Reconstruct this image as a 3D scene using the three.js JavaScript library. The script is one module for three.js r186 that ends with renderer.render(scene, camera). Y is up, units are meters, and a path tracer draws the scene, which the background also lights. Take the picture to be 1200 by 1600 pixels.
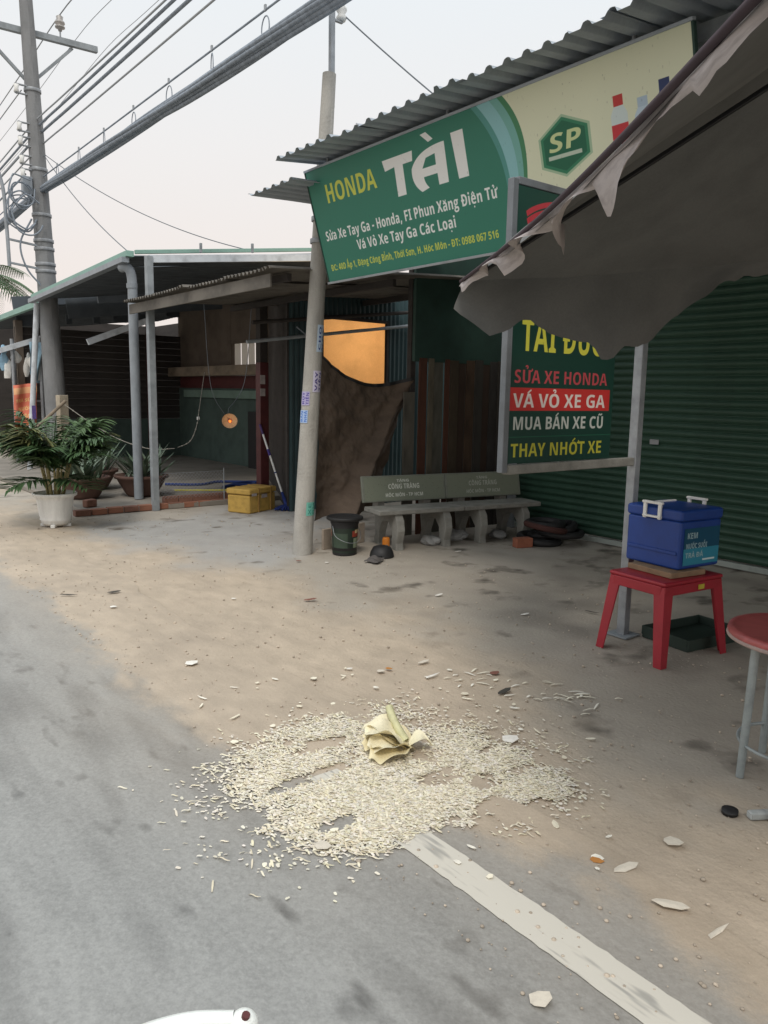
import * as THREE from 'three';
import { RoundedBoxGeometry } from 'three/addons/geometries/RoundedBoxGeometry.js';
import { mergeGeometries, toCreasedNormals } from 'three/addons/utils/BufferGeometryUtils.js';

// ---------- camera, sky, sun, exposure ----------
const D = Math.PI / 180;
const scene = new THREE.Scene();
const camera = new THREE.PerspectiveCamera(67.38, 768 / 1024, 0.03, 600);
camera.position.set(0, 1.55, 0);
camera.rotation.set(-8.7 * D, -38.3 * D, 1.0 * D, 'YXZ');
scene.add(camera);

{ // hazy overcast evening sky: rose near the horizon, pale blue above, brightening to the zenith
  const w = 64, h = 256, a = new Float32Array(w * h * 4);
  const stops = [[-90, .52, .49, .46], [-2, .82, .75, .70], [6, .90, .82, .775], [16, .88, .865, .86], [26, .84, .885, .92], [45, 1.16, 1.23, 1.29], [90, 1.85, 1.97, 2.08]];
  for (let j = 0; j < h; j++) {
    const el = -90 + 180 * (j + .5) / h;
    let k = 0; while (k < stops.length - 2 && el > stops[k + 1][0]) k++;
    let t = Math.min(1, Math.max(0, (el - stops[k][0]) / (stops[k + 1][0] - stops[k][0])));
    for (let i = 0; i < w; i++) { const o = (j * w + i) * 4; for (let c = 0; c < 3; c++) a[o + c] = stops[k][c + 1] * (1 - t) + stops[k + 1][c + 1] * t; a[o + 3] = 1; }
  }
  const t = new THREE.DataTexture(a, w, h, THREE.RGBAFormat, THREE.FloatType);
  t.mapping = THREE.EquirectangularReflectionMapping; t.magFilter = t.minFilter = THREE.LinearFilter; t.needsUpdate = true;
  scene.background = t; scene.environment = t;
}
const sun = new THREE.DirectionalLight(new THREE.Color(1, .93, .84), 1.45);
sun.position.set(-9, 26, 8); sun.target.position.set(4, 0, -6); scene.add(sun, sun.target);
sun.castShadow = true; sun.shadow.radius = 30; sun.shadow.mapSize.set(4096, 4096);
Object.assign(sun.shadow.camera, { left: -25, right: 25, top: 25, bottom: -25, near: 1, far: 80 });
const renderer = new THREE.WebGLRenderer({ antialias: true });
renderer.setSize(768, 1024); renderer.shadowMap.enabled = true;
renderer.toneMapping = THREE.LinearToneMapping; renderer.toneMappingExposure = 1.0;

// ---------- helpers ----------
function rng(s) { return () => { s |= 0; s = s + 0x6D2B79F5 | 0; let t = Math.imul(s ^ s >>> 15, 1 | s); t = t + Math.imul(t ^ t >>> 7, 61 | t) ^ t; return ((t ^ t >>> 14) >>> 0) / 4294967296; }; }
const hash = (x, y, s) => { let h = Math.imul(x, 374761393) + Math.imul(y, 668265263) + Math.imul(s, 1274126177) | 0; h = Math.imul(h ^ h >>> 13, 1274126177); return ((h ^ h >>> 16) >>> 0) / 4294967296; };
function vn(x, y, s = 0, px = 0, py = 0) { // value noise, periodic when px, py are given
  const xi = Math.floor(x), yi = Math.floor(y), fx = x - xi, fy = y - yi, u = fx * fx * (3 - 2 * fx), v = fy * fy * (3 - 2 * fy);
  const m = (a, p) => p ? ((a % p) + p) % p : a;
  const x0 = m(xi, px), x1 = m(xi + 1, px), y0 = m(yi, py), y1 = m(yi + 1, py);
  const a = hash(x0, y0, s), b = hash(x1, y0, s), c = hash(x0, y1, s), d = hash(x1, y1, s);
  return a + (b - a) * u + (c - a) * v + (a - b - c + d) * u * v;
}
function fbm(x, y, s = 0, oct = 4, p = 0) { let r = 0, a = .5, f = 1, n = 0; for (let i = 0; i < oct; i++) { r += a * vn(x * f, y * f, s + i, p ? p * f : 0, p ? p * f : 0); n += a; a *= .5; f *= 2; } return r / n; }
const clamp = (x, a = 0, b = 1) => Math.min(b, Math.max(a, x));
const sst = (a, b, x) => { const t = clamp((x - a) / (b - a)); return t * t * (3 - 2 * t); };
const lerp = (a, b, t) => a + (b - a) * t;
const mix3 = (a, b, t) => [lerp(a[0], b[0], t), lerp(a[1], b[1], t), lerp(a[2], b[2], t)];
const enc = new Uint8Array(4097); for (let i = 0; i <= 4096; i++) { const c = i / 4096; enc[i] = Math.round(255 * (c <= .0031308 ? 12.92 * c : 1.055 * Math.pow(c, 1 / 2.4) - .055)); }
function tex(w, h, fn, srgb = true) { // fn(u, v) -> linear rgb, or one number
  const a = new Uint8Array(w * h * 4);
  for (let j = 0; j < h; j++) for (let i = 0; i < w; i++) {
    const o = (j * w + i) * 4, c = fn((i + .5) / w, (j + .5) / h);
    if (srgb) for (let k = 0; k < 3; k++) a[o + k] = enc[Math.round(clamp(c[k]) * 4096)]; else a[o] = a[o + 1] = a[o + 2] = Math.round(clamp(c) * 255);
    a[o + 3] = 255;
  }
  const t = new THREE.DataTexture(a, w, h); if (srgb) t.colorSpace = THREE.SRGBColorSpace;
  t.wrapS = t.wrapT = THREE.RepeatWrapping; t.magFilter = THREE.LinearFilter; t.minFilter = THREE.LinearMipmapLinearFilter; t.generateMipmaps = true; t.needsUpdate = true; return t;
}
const bumpFine = tex(256, 256, (u, v) => fbm(u * 32, v * 32, 5, 3, 32), false); bumpFine.repeat.set(2.5, 2.5);
const bumpCoarse = tex(256, 256, (u, v) => fbm(u * 10, v * 10, 9, 5, 10), false); bumpCoarse.repeat.set(1.2, 1.2);
let seedN = 11;
// a material with uneven colour: base and worn tone mixed by tiling noise; uv are metres
const patterns = new Map();
function pm(base, o = {}) {
  const { worn = base.map(c => c * .72), amount = .6, size = 1.1, rough = .85, metal = 0, bump = 0, sx = 6, sy = 6, full = false } = o, s = seedN += 17;
  const m = new THREE.MeshStandardMaterial({ roughness: rough, metalness: metal, side: THREE.DoubleSide });
  const r = base.map((c, i) => worn[i] / c), mean = (r[0] + r[1] + r[2]) / 3, q = full ? r : Array(3).fill(mean < .58 ? .5 : mean < .7 ? .64 : .78);
  const key = full ? 'f' + s : [q[0], sx, sy, amount, s % 2].join();
  if (!patterns.has(key)) { const n = o.n || 192; patterns.set(key, tex(n, n, (u, v) => { const a = fbmA(u, v, sx, sy, s), g = .94 + .12 * (hash(Math.floor(u * n), Math.floor(v * n), s) - .5), k = clamp((a - .42) * 3.2 * amount + .1 * amount); return q.map(c => lerp(1, c, k) * g); })); }
  const t = patterns.get(key).clone(); t.needsUpdate = true; t.repeat.set(1 / size, 1 / size); t.offset.set((s * .137) % 1, (s * .311) % 1); m.map = t; m.color.setRGB(...base.map(c => Math.min(1, c * 1.04)));
  if (bump) { m.bumpMap = bumpFine; m.bumpScale = bump; }
  return m;
}
function fbmA(u, v, sx, sy, s) { let r = 0, a = .5, f = 1, n = 0; for (let i = 0; i < 4; i++) { r += a * vn(u * sx * f, v * sy * f, s + i, sx * f, sy * f); n += a; a *= .55; f *= 2; } return r / n; }
const flat = (c, rough = .6, metal = 0, o = {}) => new THREE.MeshStandardMaterial({ color: new THREE.Color().setRGB(...c), roughness: rough, metalness: metal, side: THREE.DoubleSide, ...o });

function boxUV(g) { // uv in metres from the dominant axis of the normal
  const p = g.attributes.position, n = g.attributes.normal, uv = new Float32Array(p.count * 2);
  for (let i = 0; i < p.count; i++) {
    const ax = Math.abs(n.getX(i)), ay = Math.abs(n.getY(i)), az = Math.abs(n.getZ(i));
    const q = ay >= ax && ay >= az ? [p.getX(i), p.getZ(i)] : ax >= az ? [p.getZ(i), p.getY(i)] : [p.getX(i), p.getY(i)];
    uv[2 * i] = q[0]; uv[2 * i + 1] = q[1];
  }
  g.setAttribute('uv', new THREE.BufferAttribute(uv, 2)); return g;
}
function box(w, h, d, x = 0, y = 0, z = 0, b = .006, ry = 0) {
  const r = Math.min(b, w / 2.1, h / 2.1, d / 2.1);
  const g = b > 0 ? new RoundedBoxGeometry(w, h, d, 1, r) : new THREE.BoxGeometry(w, h, d);
  boxUV(g); if (ry) g.rotateY(ry); g.translate(x, y, z); return ni(g);
}
const ni = g => { const q = g.index ? g.toNonIndexed() : g; for (const k of Object.keys(q.attributes)) if (!['position', 'normal', 'uv'].includes(k)) q.deleteAttribute(k); return q; };
function merge(list) { return mergeGeometries(list.map(ni), false); }
const V = (x, y, z) => new THREE.Vector3(x, y, z);
function rod(a, b, r0, r1 = r0, seg = 12, open = false) { // tapered rod between two points, uv in metres
  const d = b.clone().sub(a), L = d.length(), g = new THREE.CylinderGeometry(r1, r0, L, seg, 1, open), uv = g.attributes.uv;
  for (let i = 0; i < uv.count; i++) uv.setXY(i, uv.getX(i) * 2 * Math.PI * Math.max(r0, r1), uv.getY(i) * L);
  g.translate(0, L / 2, 0); g.applyQuaternion(new THREE.Quaternion().setFromUnitVectors(V(0, 1, 0), d.normalize())); g.translate(a.x, a.y, a.z); return ni(g);
}
function beam(a, b, w, h) { // box beam between two points
  const d = b.clone().sub(a), L = d.length(), g = boxUV(new RoundedBoxGeometry(w, h, L, 1, Math.min(.004, w / 3, h / 3)));
  g.translate(0, 0, L / 2); const o = new THREE.Object3D(); o.lookAt(d); g.applyQuaternion(o.quaternion); g.translate(a.x, a.y, a.z); return ni(g);
}
function tube(pts, r, seg = 40, rs = 6, closed = false) {
  const c = new THREE.CatmullRomCurve3(pts.map(p => p.isVector3 ? p : V(...p)), closed), g = new THREE.TubeGeometry(c, seg, r, rs, closed), L = c.getLength(), uv = g.attributes.uv;
  for (let i = 0; i < uv.count; i++) uv.setXY(i, uv.getX(i) * L, uv.getY(i) * 2 * Math.PI * r); return ni(g);
}
function lathe(pts, seg = 32) { const g = new THREE.LatheGeometry(pts.map(p => new THREE.Vector2(p[0], p[1])), seg), uv = g.attributes.uv; const R = Math.max(...pts.map(p => p[0])), H = pts[pts.length - 1][1] - pts[0][1]; for (let i = 0; i < uv.count; i++) uv.setXY(i, uv.getX(i) * 6.283 * R, uv.getY(i) * Math.max(H, .1)); return ni(g); }
function surf(nu, nv, f, uvScale) { // parametric sheet; f(u, v) -> [x, y, z]
  const P = [], UV = [], I = [];
  for (let j = 0; j <= nv; j++) for (let i = 0; i <= nu; i++) { const u = i / nu, v = j / nv; P.push(...f(u, v)); UV.push(u * (uvScale ? uvScale[0] : 1), v * (uvScale ? uvScale[1] : 1)); }
  for (let j = 0; j < nv; j++) for (let i = 0; i < nu; i++) { const a = j * (nu + 1) + i, b = a + 1, c = a + nu + 1, d = c + 1; I.push(a, b, d, a, d, c); }
  const g = new THREE.BufferGeometry(); g.setAttribute('position', new THREE.Float32BufferAttribute(P, 3)); g.setAttribute('uv', new THREE.Float32BufferAttribute(UV, 2)); g.setIndex(I); g.computeVertexNormals(); return g;
}
function extr(pts, depth, bevel = .004) { // outline in xy pushed along z
  const s = new THREE.Shape(pts.map(p => new THREE.Vector2(p[0], p[1])));
  const g = new THREE.ExtrudeGeometry(s, { depth, bevelEnabled: bevel > 0, bevelThickness: bevel, bevelSize: bevel, bevelSegments: 2 }); return ni(boxUV(g));
}
const used = {};
function numbered(n) { used[n] = (used[n] || 0) + 1; return used[n] === 1 ? n : `${n}_${String(used[n] - 1).padStart(3, '0')}`; }
function shade(m) { m.castShadow = m.receiveShadow = true; return m; }
function part(name, g, m, parent) { const o = shade(new THREE.Mesh(g, m)); o.name = name; parent.add(o); return o; }
function thing(name, label, category, pos = [0, 0, 0], ry = 0, group) {
  const o = new THREE.Group(); o.name = numbered(name); o.position.set(...pos); o.rotation.y = ry; o.userData = { label, category }; if (group) o.userData.group = group; scene.add(o); return o;
}
function one(name, g, m, label, category, group, pos) { const o = shade(new THREE.Mesh(g, m)); o.name = numbered(name); o.userData = { label, category }; if (group) o.userData.group = group; if (pos) o.position.set(...pos); scene.add(o); return o; }
function struct(name, g, m) { const o = shade(new THREE.Mesh(g, m)); o.name = numbered(name); o.userData.kind = 'structure'; scene.add(o); return o; }

// lettering: base letters from the font, Vietnamese marks drawn as strokes
function viText(c, str, x, y, size, opt = {}) {
  const { font = 'sans-serif', weight = 'bold', width, tracking = 0 } = opt;
  c.font = `${weight} ${size}px ${font}`; const chars = [];
  for (const ch of str.normalize('NFC')) { const base = ch === 'Đ' || ch === 'đ' ? ch : ch.normalize('NFD')[0], marks = ch === 'Đ' || ch === 'đ' ? [] : [...ch.normalize('NFD')].slice(1); chars.push([base, marks, c.measureText(base).width + tracking]); }
  const W = chars.reduce((s, q) => s + q[2], 0), k = width ? width / W : 1;
  c.save(); c.translate(x, y); c.scale(k, 1); let p = 0; c.lineWidth = size * .085; c.strokeStyle = c.fillStyle; c.lineCap = 'round';
  for (const [b, ms, w] of chars) {
    c.fillText(b, p, 0);
    const up = b !== b.toLowerCase() || 'dđhklbtíi'.includes(b), top = -(up ? .80 : .62) * size, cx = p + (w - tracking) / 2, q = size * .1; let lift = 0;
    const line = (...pts) => { c.beginPath(); pts.forEach((a, i) => i ? c.lineTo(...a) : c.moveTo(...a)); c.stroke(); };
    for (const m of ms) {
      const t = top - lift, cd = m.codePointAt(0);
      if (cd === 0x300) line([cx - q, t - q], [cx + q * .6, t + q * .3]);
      if (cd === 0x301) line([cx + q, t - q], [cx - q * .6, t + q * .3]);
      if (cd === 0x302) { line([cx - q * 1.3, t + q * .5], [cx, t - q * .8], [cx + q * 1.3, t + q * .5]); lift += size * .13; }
      if (cd === 0x306) { c.beginPath(); c.arc(cx, t - q * .6, q * 1.2, .2, Math.PI - .2); c.stroke(); lift += size * .13; }
      if (cd === 0x303) line([cx - q * 1.4, t], [cx - q * .5, t - q * .6], [cx + q * .5, t], [cx + q * 1.4, t - q * .6]);
      if (cd === 0x309) { c.beginPath(); c.arc(cx, t - q * .7, q * .7, -2.6, 1.2); c.stroke(); }
      if (cd === 0x323) { c.beginPath(); c.arc(cx, size * .17, size * .06, 0, 7); c.fill(); }
      if (cd === 0x31B) { const hx = p + w - tracking - size * .04, hy = (up ? -.68 : -.5) * size; line([hx - q * .2, hy + q * .3], [hx + q * .7, hy - q * .2], [hx + q * .7, hy - q * .8]); }
    }
    p += w;
  }
  c.restore();
}
function canvasTex(w, h, draw) { const cv = document.createElement('canvas'); cv.width = w; cv.height = h; draw(cv.getContext('2d'), w, h); const t = new THREE.CanvasTexture(cv); t.colorSpace = THREE.SRGBColorSpace; t.anisotropy = 8; return t; }
const R0 = rng(7);

// ---------- ground, road, forecourt ----------
const dustC = [.455, .375, .285], dustDark = [.37, .305, .235], asphC = [.256, .256, .244], concC = [.345, .34, .325], concWarm = [.375, .335, .28];
function verge(z) { // where drifted dust begins on the asphalt
  const k = [[-40, 1.5], [-7, 1.42], [-5, 1.40], [-3.4, 1.34], [-2.7, 1.44], [-2.0, 1.74], [-1.5, 1.92], [-.8, 1.86], [2, 1.9], [9, 1.9]];
  for (let i = 0; i < k.length - 1; i++) if (z <= k[i + 1][0]) return lerp(k[i][1], k[i + 1][1], clamp((z - k[i][0]) / (k[i + 1][0] - k[i][0]))); return 1.9;
}
function streak(x, z, s) { return vn(x * 26, z * 3.2, s) * .6 + vn(x * 60, z * 8, s + 3) * .4; }
function dustTone(x, z) {
  const a = fbm(x * 2.3, z * 1.6, 31, 4), b = fbm(x * 11, z * 8, 33, 3), st = streak(x, z, 77);
  let c = mix3(dustC, dustDark, clamp(a * 1.5 - .55)); const g = .80 + .28 * b + .10 * st + .10 * hash(Math.round(x * 260), Math.round(z * 260), 4);
  return c.map(v => v * g);
}
function roadColour(x, z) {
  const a = fbm(x * 1.4, z * .7, 51, 4), b = fbm(x * 9, z * 3, 53, 3), st = streak(x, z, 57), sp = hash(Math.round(x * 300), Math.round(z * 300), 9);
  const ag = vn(x * 85, z * 85, 19), ag2 = vn(x * 210, z * 210, 23); let g = .57 + .26 * a + .18 * b + .14 * st + .10 * sp + .20 * ag + .18 * ag2;
  const tyre = fbm(x * 5, z * .9, 58, 3); if (tyre > .60) g *= 1 - (tyre - .60) * 1.5; const mark = fbm(x * 13, z * 5, 59, 3); if (mark > .70) g *= 1 - (mark - .70) * 2.6;
  let c = asphC.map(v => v * g);
  const film = sst(-1.1, .35, x - verge(z)) * .42 * (.5 + a); c = mix3(c, dustTone(x, z).map(v => v * .92), clamp(film));
  const e = (x - verge(z)) + (fbm(x * 3, z * 2.2, 61, 4) - .5) * .42 + (fbm(x * 17, z * 9, 63, 3) - .5) * .16 + (sp - .5) * .05;
  return mix3(c, dustTone(x, z), sst(-.10, .12, e));
}
function yardColour(x, z) {
  // dusty verge, then worn concrete; a cleaner grey slab between the brick kerb and the shop
  const d = dustTone(x, z), a = fbm(x * .9, z * .8, 71, 5), b = fbm(x * 6, z * 5, 73, 4), sp = hash(Math.round(x * 260), Math.round(z * 260), 12);
  const grey = sst(.0, .5, (fbm(x * .8, z * .7, 81, 3) - .5) * 2 + 1.15 - Math.hypot((x - 3.6) / 1.75, (z + 7.6) / 1.75));
  let c = mix3(concWarm, concC, clamp(grey + (a - .5) * .8));
  c = c.map(v => v * (.72 + .30 * a + .22 * b + .1 * sp));
  const stain = fbm(x * 1.7 + 9, z * 1.7, 91, 4); if (stain > .58) c = mix3(c, [.17, .15, .125], clamp((stain - .58) * 2.2));
  const oil = fbm(x * 4.1, z * 4.7, 95, 4) + sst(4.2, 5.8, x) * .05; if (oil > .66) c = mix3(c, [.11, .098, .08], clamp((oil - .66) * 5));
  const edge = x - (2.45 + .75 * sst(-8.6, -5.2, z) - .25 * sst(-3.2, -1.2, z)) + (fbm(x * 1.3, z * 1.1, 97, 5) - .5) * 1.5 + (b - .5) * .3;
  return mix3(d, c, sst(-.35, .45, edge) * .92);
}
function sheet(x0, x1, z0, z1, y, tw, th, colour, edge) {
  const W = x1 - x0, Dp = z1 - z0, t = tex(tw, th, (u, v) => colour(x0 + u * W, z0 + v * Dp));
  t.wrapS = t.wrapT = THREE.ClampToEdgeWrapping;
  const nx = edge ? 40 : Math.ceil(W / .12), nz = Math.ceil(Dp / .12);
  const g = surf(nx, nz, (u, v) => { let x = x0 + u * W; const z = z0 + v * Dp; if (edge && u === 1) x += (fbm(z * 1.6, 3, 41, 4) - .5) * .22; return [x, y + (edge ? 0 : (fbm(x * 2.5, z * 2.5, 43, 3) - .5) * .012), z]; });
  const m = new THREE.MeshStandardMaterial({ map: t, roughness: .93 }); m.bumpMap = bumpFine.clone(); m.bumpMap.repeat.set(W * 2.2, Dp * 2.2); m.bumpScale = .003; if (edge) { m.roughness = .56; m.bumpScale = .0016; } return [g, m];
}
{
  const far = pm(dustC.map(v => v * .85), { size: 6, rough: .95, worn: dustDark, n: 256 });
  const g = new THREE.PlaneGeometry(500, 500); g.rotateX(-Math.PI / 2); g.translate(0, -.03, 0); const uv = g.attributes.uv; for (let i = 0; i < uv.count; i++) uv.setXY(i, uv.getX(i) * 500, uv.getY(i) * 500);
  struct('ground', g, far);
  struct('forecourt', ...sheet(1.8, 7.4, -6.5, 1.6, 0, 1536, 2048, yardColour));
  struct('roadside_ground', ...sheet(1.8, 9.4, -24, -6.5, 0, 1024, 1536, yardColour));
  const rd = struct('road', ...sheet(-.4, 2.12, -4.5, 1.6, .012, 1536, 2048, roadColour, true)); part('far_road', ...sheet(-.4, 2.12, -24, -4.5, .012, 768, 2048, roadColour, true), rd);
  const lane = pm(asphC.map(v => v * .95), { size: 3, rough: .93, n: 256, amount: .4 });
  const lg = merge([[-7, -.4, -24, 1.6], [-7, 2.1, -250, -24], [-7, 2.1, 1.6, 60]].map(([a, b, c, d]) => { const q = new THREE.PlaneGeometry(b - a, d - c); q.rotateX(-Math.PI / 2); q.translate((a + b) / 2, .012, (c + d) / 2); return boxUV(q); }));
  part('lane', lg, lane, rd);
  // worn white edge line, buried under dust further on
  const lineTex = tex(128, 1024, (u, v) => { const x = u * .13, z = v * 7, w = fbm(x * 30, z * 6, 111, 4), s = vn(x * 120, z * 14, 113); return mix3([.60, .565, .49], [.36, .345, .31], sst(.50, .74, w * .72 + s * .28)); });
  const z0 = -2.45, z1 = 4.5;
  const lgm = surf(6, 220, (u, v) => { const z = z0 + (z1 - z0) * v, k = u === 0 ? -1 : u === 1 ? 1 : 0; return [1.575 + .135 * u + k * (fbm(z * 40, u * 7, 117, 4) - .5) * .012, .016, z]; });
  const lm = new THREE.MeshStandardMaterial({ map: lineTex, roughness: .85, side: THREE.DoubleSide });
  struct('road_edge_line', lgm, lm);
}

// ---------- shared materials ----------
const M = {
  concretePole: pm([.40, .385, .35], { worn: [.25, .235, .21], rough: .9, bump: .004, sx: 4, sy: 3, size: .9 }),
  concrete: pm([.29, .285, .255], { worn: [.19, .185, .165], rough: .9, bump: .003, size: .7 }),
  benchGreen: pm([.21, .225, .185], { worn: [.14, .15, .12], rough: .7, size: .6 }),
  zinc: pm([.36, .39, .42], { worn: [.25, .26, .27], rough: .5, metal: .35, size: .8 }),
  galv: pm([.34, .36, .38], { worn: [.22, .23, .23], rough: .5, metal: .4, size: .5 }),
  roofGrey: pm([.36, .40, .44], { worn: [.26, .29, .32], rough: .7, metal: .2, size: 1.3 }),  // lightened so the colour carries the veil over the roof underside
  roofBrown: pm([.15, .135, .115], { worn: [.08, .075, .07], rough: .85, size: .9 }),
  roofDark: pm([.09, .105, .12], { worn: [.055, .065, .075], rough: .8, size: 1.5 }),
  roofGreen: pm([.25, .42, .36], { worn: [.18, .31, .27], rough: .6, size: 1 }),
  whiteSteel: pm([.62, .66, .70], { worn: [.42, .45, .47], rough: .5, size: .7 }),
  greySteel: pm([.30, .33, .35], { worn: [.20, .22, .23], rough: .55, size: .6 }),
  pvc: pm([.27, .30, .33], { worn: [.20, .22, .24], rough: .45, size: .6 }),
  darkWood: pm([.045, .038, .034], { worn: [.025, .022, .02], rough: .85, sx: 3, sy: 12 }),
  greenWall: pm([.022, .058, .045], { worn: [.013, .035, .03], rough: .7, size: 1 }),
  teal: pm([.026, .062, .068], { worn: [.015, .036, .042], rough: .6, size: .9, sx: 10, sy: 3 }),
  slat: pm([.034, .088, .058], { worn: [.021, .056, .038], rough: .5, metal: .15, size: 1.4, sx: 5, sy: 9 }),
  tarpBrown: pm([.125, .092, .068], { worn: [.075, .056, .043], rough: .9, size: .7, bump: .002 }),
  umbrella: pm([.135, .136, .130], { worn: [.10, .10, .096], rough: .85, size: .9 }),
  umbrellaPale: pm([.42, .375, .36], { worn: [.28, .25, .235], rough: .85, size: .3 }),
  black: pm([.016, .016, .017], { worn: [.035, .034, .032], rough: .6, size: .4 }),
  frameGrey: pm([.175, .19, .205], { worn: [.12, .13, .14], rough: .6, size: .6 }),
  wire: flat([.14, .16, .18], .7), cable: pm([.27, .31, .36], { worn: [.18, .21, .24], rough: .8, size: .3 }), thinWire: flat([.36, .38, .40], .7),  // cable and thin wire greys lightened towards blue: sky haze put into the colour
  utilityConcrete: pm([.235, .24, .245], { worn: [.16, .165, .17], rough: .9, bump: .004, sx: 4, sy: 3, size: .9 }),
  redPlastic: pm([.36, .018, .032], { worn: [.28, .016, .026], rough: .42, size: .5, amount: .5, speck: .05 }),
  bluePlastic: pm([.010, .050, .26], { worn: [.008, .036, .19], rough: .45, size: .4, amount: .5, speck: .05 }),
  whitePlastic: pm([.84, .84, .81], { worn: [.68, .67, .62], rough: .5, size: .4 }),
  brick: pm([.30, .135, .085], { worn: [.20, .10, .07], rough: .92, bump: .004, size: .4 }),
  brickB: pm([.24, .12, .085], { worn: [.17, .095, .07], rough: .92, bump: .004, size: .4 }),
  redPaint: pm([.095, .022, .022], { worn: [.05, .014, .014], rough: .6, size: .6 }),
  plaster: pm([.26, .21, .155], { worn: [.15, .12, .09], rough: .92, size: 1.4, sx: 4, sy: 8 }),
  plasterDark: pm([.15, .12, .095], { worn: [.09, .075, .06], rough: .92, size: 1.6 }),
  cafeGreen: pm([.075, .115, .10], { worn: [.05, .08, .07], rough: .8, size: 1.5 }),
  cafeFloor: pm([.27, .245, .21], { worn: [.17, .15, .13], rough: .85, size: 2.2, n: 256 }),
};
// corrugated sheet: ridges run along x, waves along z; yAt(x, z)
function corrugated(x0, x1, z0, z1, yAt, pitch, amp, seed = 0, square = false) {
  const nz = Math.round((z1 - z0) / pitch * (square ? 10 : 8)), nx = Math.max(2, Math.round((x1 - x0) / .35));
  return surf(nx, nz, (u, v) => {
    const z = z0 + (z1 - z0) * v, x = x0 + (x1 - x0) * u + (u === 0 ? (vn(Math.floor((z - z0) / .82) * 3.3, 1, seed) - .5) * .07 : 0);
    let w = Math.sin(z / pitch * 2 * Math.PI); if (square) w = clamp(w * 3 - 1.2, -1, 1);
    return [x, yAt(x, z) + amp * w + (fbm(x * 1.1, z * .9, seed, 2) - .5) * .03, z];
  }, [x1 - x0, z1 - z0]);
}

// ---------- the repair shop: roof, back wall, side wall, roller shutter ----------
{
  const s = thing('repair_shop', 'green motorbike repair shop under a ribbed grey sheet roof', 'building');
  const yA = (x, z) => 3.375 + (x - 3.3) * .10;
  const sheets = 8; // overlapping roof sheets along the eave
  for (let i = 0; i < sheets; i++) { const z0 = -5.58 + i * 1.02; part('roof_sheet', corrugated(3.3 + (i % 2) * .012, 8.6, z0 - .03, z0 + 1.05, (x, z) => yA(x, z) + (i % 2) * .006, .14, .014, 5 + i, true), M.roofGrey, s); }
  for (const x of [3.78, 4.7, 5.7, 6.6]) part('purlin', box(.05, .09, 8.3, x, yA(x) - .075, -1.45, .004), M.greySteel, s);
  for (const z of [-5.45, -2.87, -.3]) part('rafter', beam(V(3.80, yA(3.80) - .17, z), V(7.2, yA(7.2) - .16, z), .06, .09), M.greySteel, s);
  part('wall', box(.12, .86, 8.3, 7.0, 3.2, -2.35, .01), M.greenWall, s);                      // above the shutter
  part('wall', box(.12, 2.78, 1.9, 7.0, 1.39, .85, .01), M.greenWall, s);
  part('back_wall', box(.12, 3.6, 9.5, 8.7, 1.8, -2.0, .01), M.darkWood, s);  // unseen, closes the shop to keep daylight out behind the slats
  part('end_wall', box(2.0, 3.4, .08, 7.9, 1.7, -6.62, .006), M.darkWood, s); part('end_wall', box(2.0, 3.4, .08, 7.9, 1.7, 1.9, .006), M.darkWood, s);  // unseen ends, placed so no sky shows between the slats
  part('upper_wall', box(1.45, 1.62, .05, 6.2, 2.72, -6.47, .008), M.greenWall, s);            // green boards above the sheets
  part('guide_rail', box(.07, 2.8, .10, 6.84, 1.4, -6.2, .006), M.greySteel, s);
  // rusty sheets and boards that close the side
  const tones = [[.115, .105, .085], [.085, .032, .018], [.12, .105, .075], [.115, .11, .088], [.07, .05, .03], [.05, .03, .02], [.075, .045, .026], [.045, .04, .033], [.04, .036, .032]];
  const mats = tones.map(t => pm(t, { worn: t.map((c, i) => c * [.5, .45, .4][i]), rough: .9, sx: 5, sy: 2, size: .5 }));
  const bx = [[5.42, .15, 1.58, 0], [5.60, .11, 1.95, 1], [5.71, .075, 1.95, 2], [5.83, .15, 1.96, 3], [5.96, .07, 1.95, 1], [6.06, .12, 1.94, 4], [6.19, .12, 1.96, 5], [6.32, .13, 1.95, 6], [6.45, .12, 1.96, 7], [6.58, .12, 1.94, 5], [6.70, .12, 1.95, 8], [6.81, .09, 1.96, 7]];
  bx.forEach(([x, w, h, k], i) => part('wall_board', box(w, h, .022, x, h / 2, -6.46 + (i % 3) * .013, .004), mats[k], s));
  part('corner_post', box(.07, 3.4, .07, 5.5, 1.7, -6.53, .005), M.darkWood, s);
}
{ // roller shutter: every slat is a strip of its own
  const s = thing('roller_shutter', 'dark green roller shutter closing the shop behind the cooler', 'shutter', [6.86, 0, 0]);
  const pitch = .0735, zA = -6.15, zB = -.15, prof = []; for (let i = 0; i <= 6; i++) { const t = i / 6; prof.push([-Math.sin(t * Math.PI) * .017, t * (pitch - .007)]); } prof.push([.003, pitch - .004], [.003, pitch + .005], [.006, pitch + .005], [.006, 0]);
  const slat = (() => { const g = new THREE.ExtrudeGeometry(new THREE.Shape(prof.map(p => new THREE.Vector2(...p))), { depth: zB - zA, bevelEnabled: false }); g.translate(0, 0, zA); return ni(boxUV(g)); })();
  for (let k = 0; k < 37; k++) { const o = part('slat', slat, M.slat, s); o.position.set((vn(k * 1.7, 2, 3) - .5) * .004, .085 + k * pitch, 0); }
  part('bottom_rail', box(.04, .055, zB - zA, 0, .042, (zA + zB) / 2, .006), pm([.34, .38, .35], { worn: [.20, .24, .21], rough: .6, size: .6 }), s);
  part('keyhole_plate', box(.008, .05, .10, -.02, 1.13, -4.35, .002), M.galv, s);
}
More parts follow.
